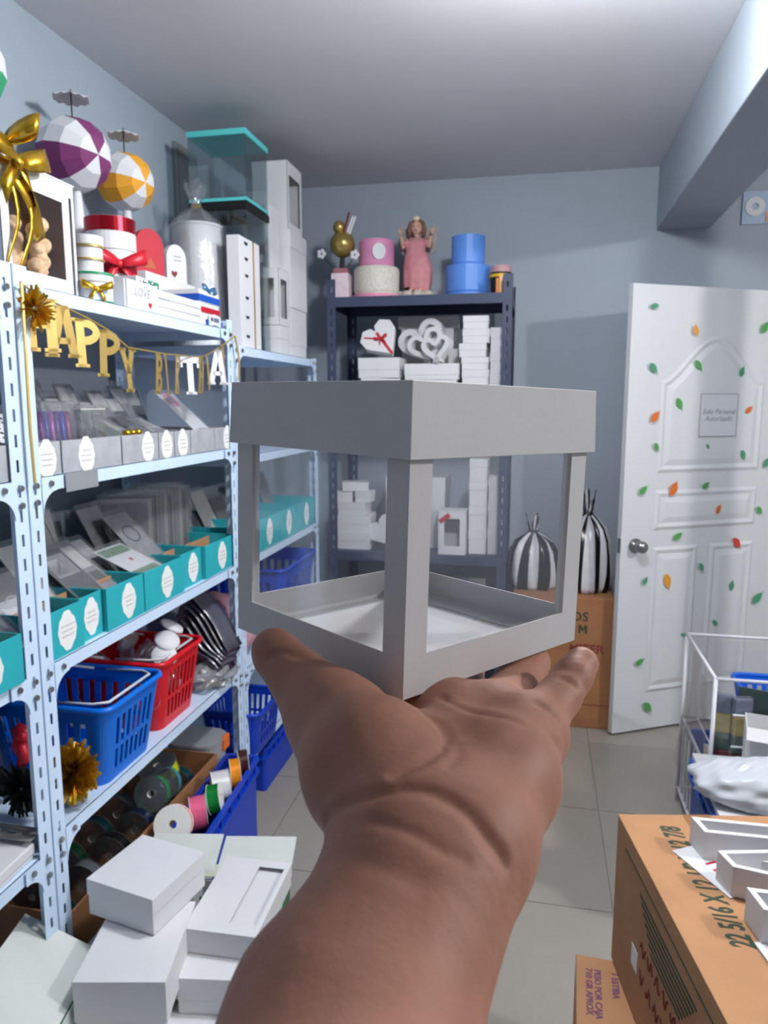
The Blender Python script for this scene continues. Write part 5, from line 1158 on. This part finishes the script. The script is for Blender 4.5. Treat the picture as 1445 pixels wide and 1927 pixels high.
# open letter A lying on its side
A_ = thing('letter_box', 'white hollow letter box shaped like a pointed A, on the carton', 'letter', (0.351, 1.308, ZT+0.0013), R(2))
outer = [(0.014, 0.0), (0.26, -0.06), (0.26, 0.0), (0.20, 0.012), (0.20, 0.052), (0.26, 0.060), (0.26, 0.098), (0.0, 0.046)]
mb = MB(); tray(mb, outer, 0, 0.058, 0.010, 0.012); mb.build('tray', WHITE, A_)
MB().prism([(0.07, 0.026), (0.165, 0.010), (0.165, 0.042)], 0.012, 0.058).build('counter_block', WHITE, A_)
letter_box('white hollow letter box with short bar, at the carton near edge', [[(0.012, 0), (0.20, -0.012), (0.20, 0.05), (0.0, 0.055)]], (0.372, 1.192, ZT+0.0013), R(0), h=0.062)
tag(MB().box(0, 0, 0, 0.11, 0.11, 0.003).build('white_card', WHITE, None, loc=(0.40, 1.085, ZT), rot=(0, 0, R(14))), 'white card corner lying near the end of the dimension print', 'card')
# ================================================================ wire rack with sheet, bags and crates
WIRE = mat('white_wire', (0.88, 0.88, 0.90), 0.4)
wk = thing('wire_stand', 'white wire stand covered by a clear plastic sheet', 'rack', (0.594, 2.47, 0))
X1, Y1, ZW = 0.55, 0.48, 0.70
for (x, y) in ((0, 0), (X1, 0), (0, Y1), (X1, Y1)): MB().cyl((x, y, 0), (x, y, ZW), 0.007, n=8).build('upright', WIRE, wk, smooth=True)
for z in (ZW, 0.36, 0.06):
    for a, b in (((0, 0), (X1, 0)), ((0, Y1), (X1, Y1)), ((0, 0), (0, Y1)), ((X1, 0), (X1, Y1))):
        MB().cyl((*a, z), (*b, z), 0.006, n=8).build('rail', WIRE, wk, smooth=True)
for i in range(1, 10): MB().cyl((X1*i/10, 0, 0.36), (X1*i/10, Y1, 0.36), 0.003, n=6).build('shelf_wire', WIRE, wk)
for i in range(1, 8): MB().cyl((0, Y1*i/8, 0.06), (0, Y1*i/8, 0.36), 0.003, n=6).build('side_wire', WIRE, wk)
for z in (0.58, 0.47): MB().cyl((0.06, 0, z), (X1, 0, z), 0.004, n=6).build('front_wire', WIRE, wk)
mb = MB(); vs = []; fs = []; nn = 10
for i in range(nn+1):
    for j in range(nn+1):
        u = i/nn; v = j/nn; vs.append((-0.010+0.012*math.sin(6*u+4*v)+0.010*math.sin(11*u-3*v), 0.02+u*(Y1-0.03), 0.18+v*(ZW-0.19)))
for i in range(nn):
    for j in range(nn): a = i*(nn+1)+j; fs.append((a, a+1, a+nn+2, a+nn+1))
mb.add(vs, fs); mb.build('plastic_sheet', film('sheet_film', (0.88, 0.88, 0.87), 0.06, 0.12, milk=0.12, bump=0.4, bscale=12), wk, smooth=True)
mb = MB(); vs = []; fs = []
for i in range(nn+1):
    for j in range(nn+1):
        u = i/nn; v = j/nn; vs.append((0.01+u*(X1-0.02), Y1-0.012+0.008*math.sin(7*u+3*v), 0.30+v*(ZW-0.31)))
for i in range(nn):
    for j in range(nn): a = i*(nn+1)+j; fs.append((a, a+1, a+nn+2, a+nn+1))
mb.add(vs, fs); mb.build('back_sheet', MATS['sheet_film'], wk, smooth=True)
basket('bright blue slotted basket inside the wire stand', (0.905, 2.74, 0.365), 0.24, 0.28, 0.30, 0.34, 0.20, mat('bright_blue_plastic', (0.06, 0.36, 0.80), 0.4), 6, False)
basket('blue slotted basket at the foot of the wire stand', (0.78, 2.70, 0.065), 0.30, 0.36, 0.34, 0.40, 0.26, mat('mid_blue_plastic', (0.12, 0.33, 0.66), 0.4), 6, False)
YEL = mat('yellow_print', (0.82, 0.74, 0.36), 0.5, noise=0.15, scale=40); GRN = mat('green_print', (0.32, 0.48, 0.38), 0.5, noise=0.2, scale=40); RDP = mat('crimson_print', (0.68, 0.20, 0.24), 0.5, noise=0.2, scale=40); BLP = mat('slate_blue_print', (0.42, 0.48, 0.64), 0.5, noise=0.2, scale=40)
for k, (x, y, rz, l) in enumerate(((0.632, 2.52, -8, 'clear bag printed yellow, green and red, inside the wire stand'), (0.690, 2.50, 14, 'second yellow and red printed bag, beside the dark board'))):
    t = thing('printed_bag', l, 'bag', (x, y, 0.3650), R(rz))
    MB().box(-0.032, -0.012, 0, 0.032, 0.012, 0.27).build('body', BAGFILM, t, bevel=0.008)
    for (z0, z1, m) in ((0.004, 0.07, RDP), (0.072, 0.13, GRN), (0.132, 0.20, YEL), (0.202, 0.262, BLP)):
        MB().box(-0.029, -0.009, z0, 0.029, 0.009, z1).build('colour_panel', m, t, bevel=0.004)
tag(MB().box(-0.004, -0.05, 0, 0.004, 0.05, 0.285).build('dark_board', mat('dark_teal_board', (0.24, 0.30, 0.29), 0.6), None, loc=(0.735, 2.535, 0.365), rot=(0, 0, R(70)), bevel=0.001), 'dark teal board standing behind the white carton box', 'board')
# open white box
ow = thing('open_box', 'open white card box standing in front of the wire stand', 'box', (0.74, 2.375, 0.4515), R(-12))
mb = MB(); tray(mb, [(-0.07, -0.06), (0.07, -0.06), (0.07, 0.06), (-0.07, 0.06)], 0, 0.15, 0.003); mb.build('body', WHITE, ow)
MB().quad((-0.07, -0.06, 0.15), (0.07, -0.06, 0.15), (0.07, -0.10, 0.125), (-0.07, -0.10, 0.125)).build('flap', WHITE, ow, solid=0.002)
# plastic bag on blue crates behind the carton
crate('blue stacking crate under the white plastic bag', (0.72, 2.245, 0.001), 0.38, 0.38, 0.43, mat('mid_blue_plastic', (0, 0, 0)), R(0))
tag(MB().box(0.53, 2.06, 0.4320, 0.91, 2.44, 0.4500).build('white_board', WHITE, None, bevel=0.001), 'white board lid covering the blue crate behind the carton', 'board')
blob('translucent white plastic bag heaped behind the big carton', (0.66, 2.165, 0.4505+0.052), (0.185, 0.105, 0.072), mat('white_bag_plastic', (0.86, 0.88, 0.91), 0.3, spec=0.6, bump=0.9, bscale=16, trans=0.1), 'bag', 'plastic_bag', 9, 0.14, 72, 44, flat=0.72, freq=3.0, fine=0.16)
# ================================================================ left foreground: open carton of white boxes
oc = thing('carton', 'open white-lined carton with green print, full of white boxes', 'carton', (-0.757, 1.38, 0.001), R(11))
OW, OD, OH = 0.405, 0.56, 0.34
GRC = mat('green_carton', (0.20, 0.40, 0.26), 0.7); OFFW = mat('off_white_liner', (0.82, 0.84, 0.82), 0.75, noise=0.05, scale=10); CREAM = mat('cream_tape', (0.84, 0.86, 0.76), 0.5)
for a, b, c_, d_ in ((-OW/2, -OD/2, -OW/2+0.004, OD/2), (OW/2-0.004, -OD/2, OW/2, OD/2), (-OW/2+0.004, -OD/2, OW/2-0.004, -OD/2+0.004), (-OW/2+0.004, OD/2-0.004, OW/2-0.004, OD/2)):
    mb = MB(); mb.box(a, b, 0, c_, d_, OH); mb.build('side_wall', GRC, oc)
    cx_, cy_ = (a+c_)/2, (b+d_)/2
MB().box(-OW/2+0.004, -OD/2+0.004, 0, OW/2-0.004, OD/2-0.004, 0.004).build('bottom', OFFW, oc)
mb = MB(); tray(mb, [(-OW/2+0.0045, -OD/2+0.0045), (OW/2-0.0045, -OD/2+0.0045), (OW/2-0.0045, OD/2-0.0045), (-OW/2+0.0045, OD/2-0.0045)], 0.005, OH, 0.0015); mb.build('liner', OFFW, oc)
def flap(p0, p1, out, rise, L, name='flap'):
    """flap hinged on rim p0-p1, folded outwards"""
    v0 = Vector((*p0, OH)); v1 = Vector((*p1, OH)); d = Vector((out[0], out[1], rise)).normalized()*L; n_ = (v1-v0).cross(d).normalized()*0.002
    q = MB(); V = [v0, v1, v1+d, v0+d]; 
    if n_.z < 0: n_ = -n_
    q.mi = 0; q.add([*[v+n_ for v in V]], [(0, 1, 2, 3)]); q.mi = 1; q.add([*[v-n_ for v in V]], [(3, 2, 1, 0)])
    q.mi = 0
    for i in range(4): j = (i+1) % 4; q.add([V[i]+n_, V[j]+n_, V[j]-n_, V[i]-n_], [(3, 2, 1, 0)])
    return q.build(name, [OFFW, GRC], oc)
flap((-OW/2, 0.02), (-OW/2, -OD/2), (-1, 0), 0.55, 0.19)
flap((-0.005, OD/2), (-OW/2, OD/2), (0, 1), 0.25, 0.15); flap((OW/2, OD/2), (0.002, OD/2), (0, 1), 0.20, 0.15)
MB().box(-OW/2+0.02, OD/2+0.002, OH+0.004, OW/2-0.01, OD/2+0.055, OH+0.006).build('cream_tape', CREAM, oc, rot=None)
oc.children[-1].rotation_euler = (R(12), 0, 0); oc.children[-1].location = (0, 0.006, -0.05)
white_box('plain white box at the top of the foreground stack', (-0.885, 1.459, 0.4125), (0.188, 0.188, 0.090), R(-11), 0.45)
white_box('wide white box directly under the top box of the foreground stack', (-0.842, 1.336, 0.3105), (0.19, 0.245, 0.100), R(12), 0.95)
white_box('hidden white box propping the back of the top foreground box', (-0.872, 1.535, 0.2505), (0.125, 0.13, 0.160), R(11), 0.6)
wc = thing('window_box', 'white box with a long cut-out window in its lid', 'box', (-0.681, 1.535, 0.3415), R(2))
w_, d_, h_ = 0.172, 0.27, 0.062
MB().box(-w_/2, -d_/2, 0, w_/2, d_/2, h_-0.012).build('base', WHITE, wc, bevel=0.001)
MB().box(0.010, -d_/2+0.04, h_-0.0119, 0.074, d_/2-0.03, h_-0.0112).build('inner_sheet', WHITE, wc)
mb = MB(); mb.box(-w_/2-0.002, -d_/2-0.002, h_-0.001, 0.010, d_/2+0.002, h_); mb.box(0.076, -d_/2-0.002, h_-0.001, w_/2+0.002, d_/2+0.002, h_)
mb.box(0.010, -d_/2-0.002, h_-0.001, 0.076, -d_/2+0.034, h_); mb.box(0.010, d_/2-0.026, h_-0.001, 0.076, d_/2+0.002, h_)
for a in ((-w_/2-0.002, -d_/2-0.002, w_/2+0.002, -d_/2-0.001), (-w_/2-0.002, d_/2+0.001, w_/2+0.002, d_/2+0.002), (-w_/2-0.002, -d_/2-0.001, -w_/2-0.001, d_/2+0.001), (w_/2+0.001, -d_/2-0.001, w_/2+0.002, d_/2+0.001)):
    mb.box(a[0], a[1], 0.026, a[2], a[3], h_-0.001)
mb.build('lid', WHITE, wc); wc.children[-1]['kind'] = 'stuff'
white_box('white box under the cut-out window box', (-0.688, 1.478, 0.2505), (0.160, 0.285, 0.0895), R(9), 0.6)
white_box('deep white packing box filling the open carton, under the lower stack', (-0.757, 1.38, 0.0085), (0.37, 0.52, 0.241), R(11), 0.2)
white_box('small white box wedged under the wide foreground box', (-0.845, 1.335, 0.2505), (0.16, 0.20, 0.0595), R(12), 0.5)
# dark blue crate behind the foreground stack
crate('deep blue crate on the floor under the rack, behind the open carton', (-1.255, 1.62, 0.001), 0.33, 0.40, 0.20, BLUEPL2)
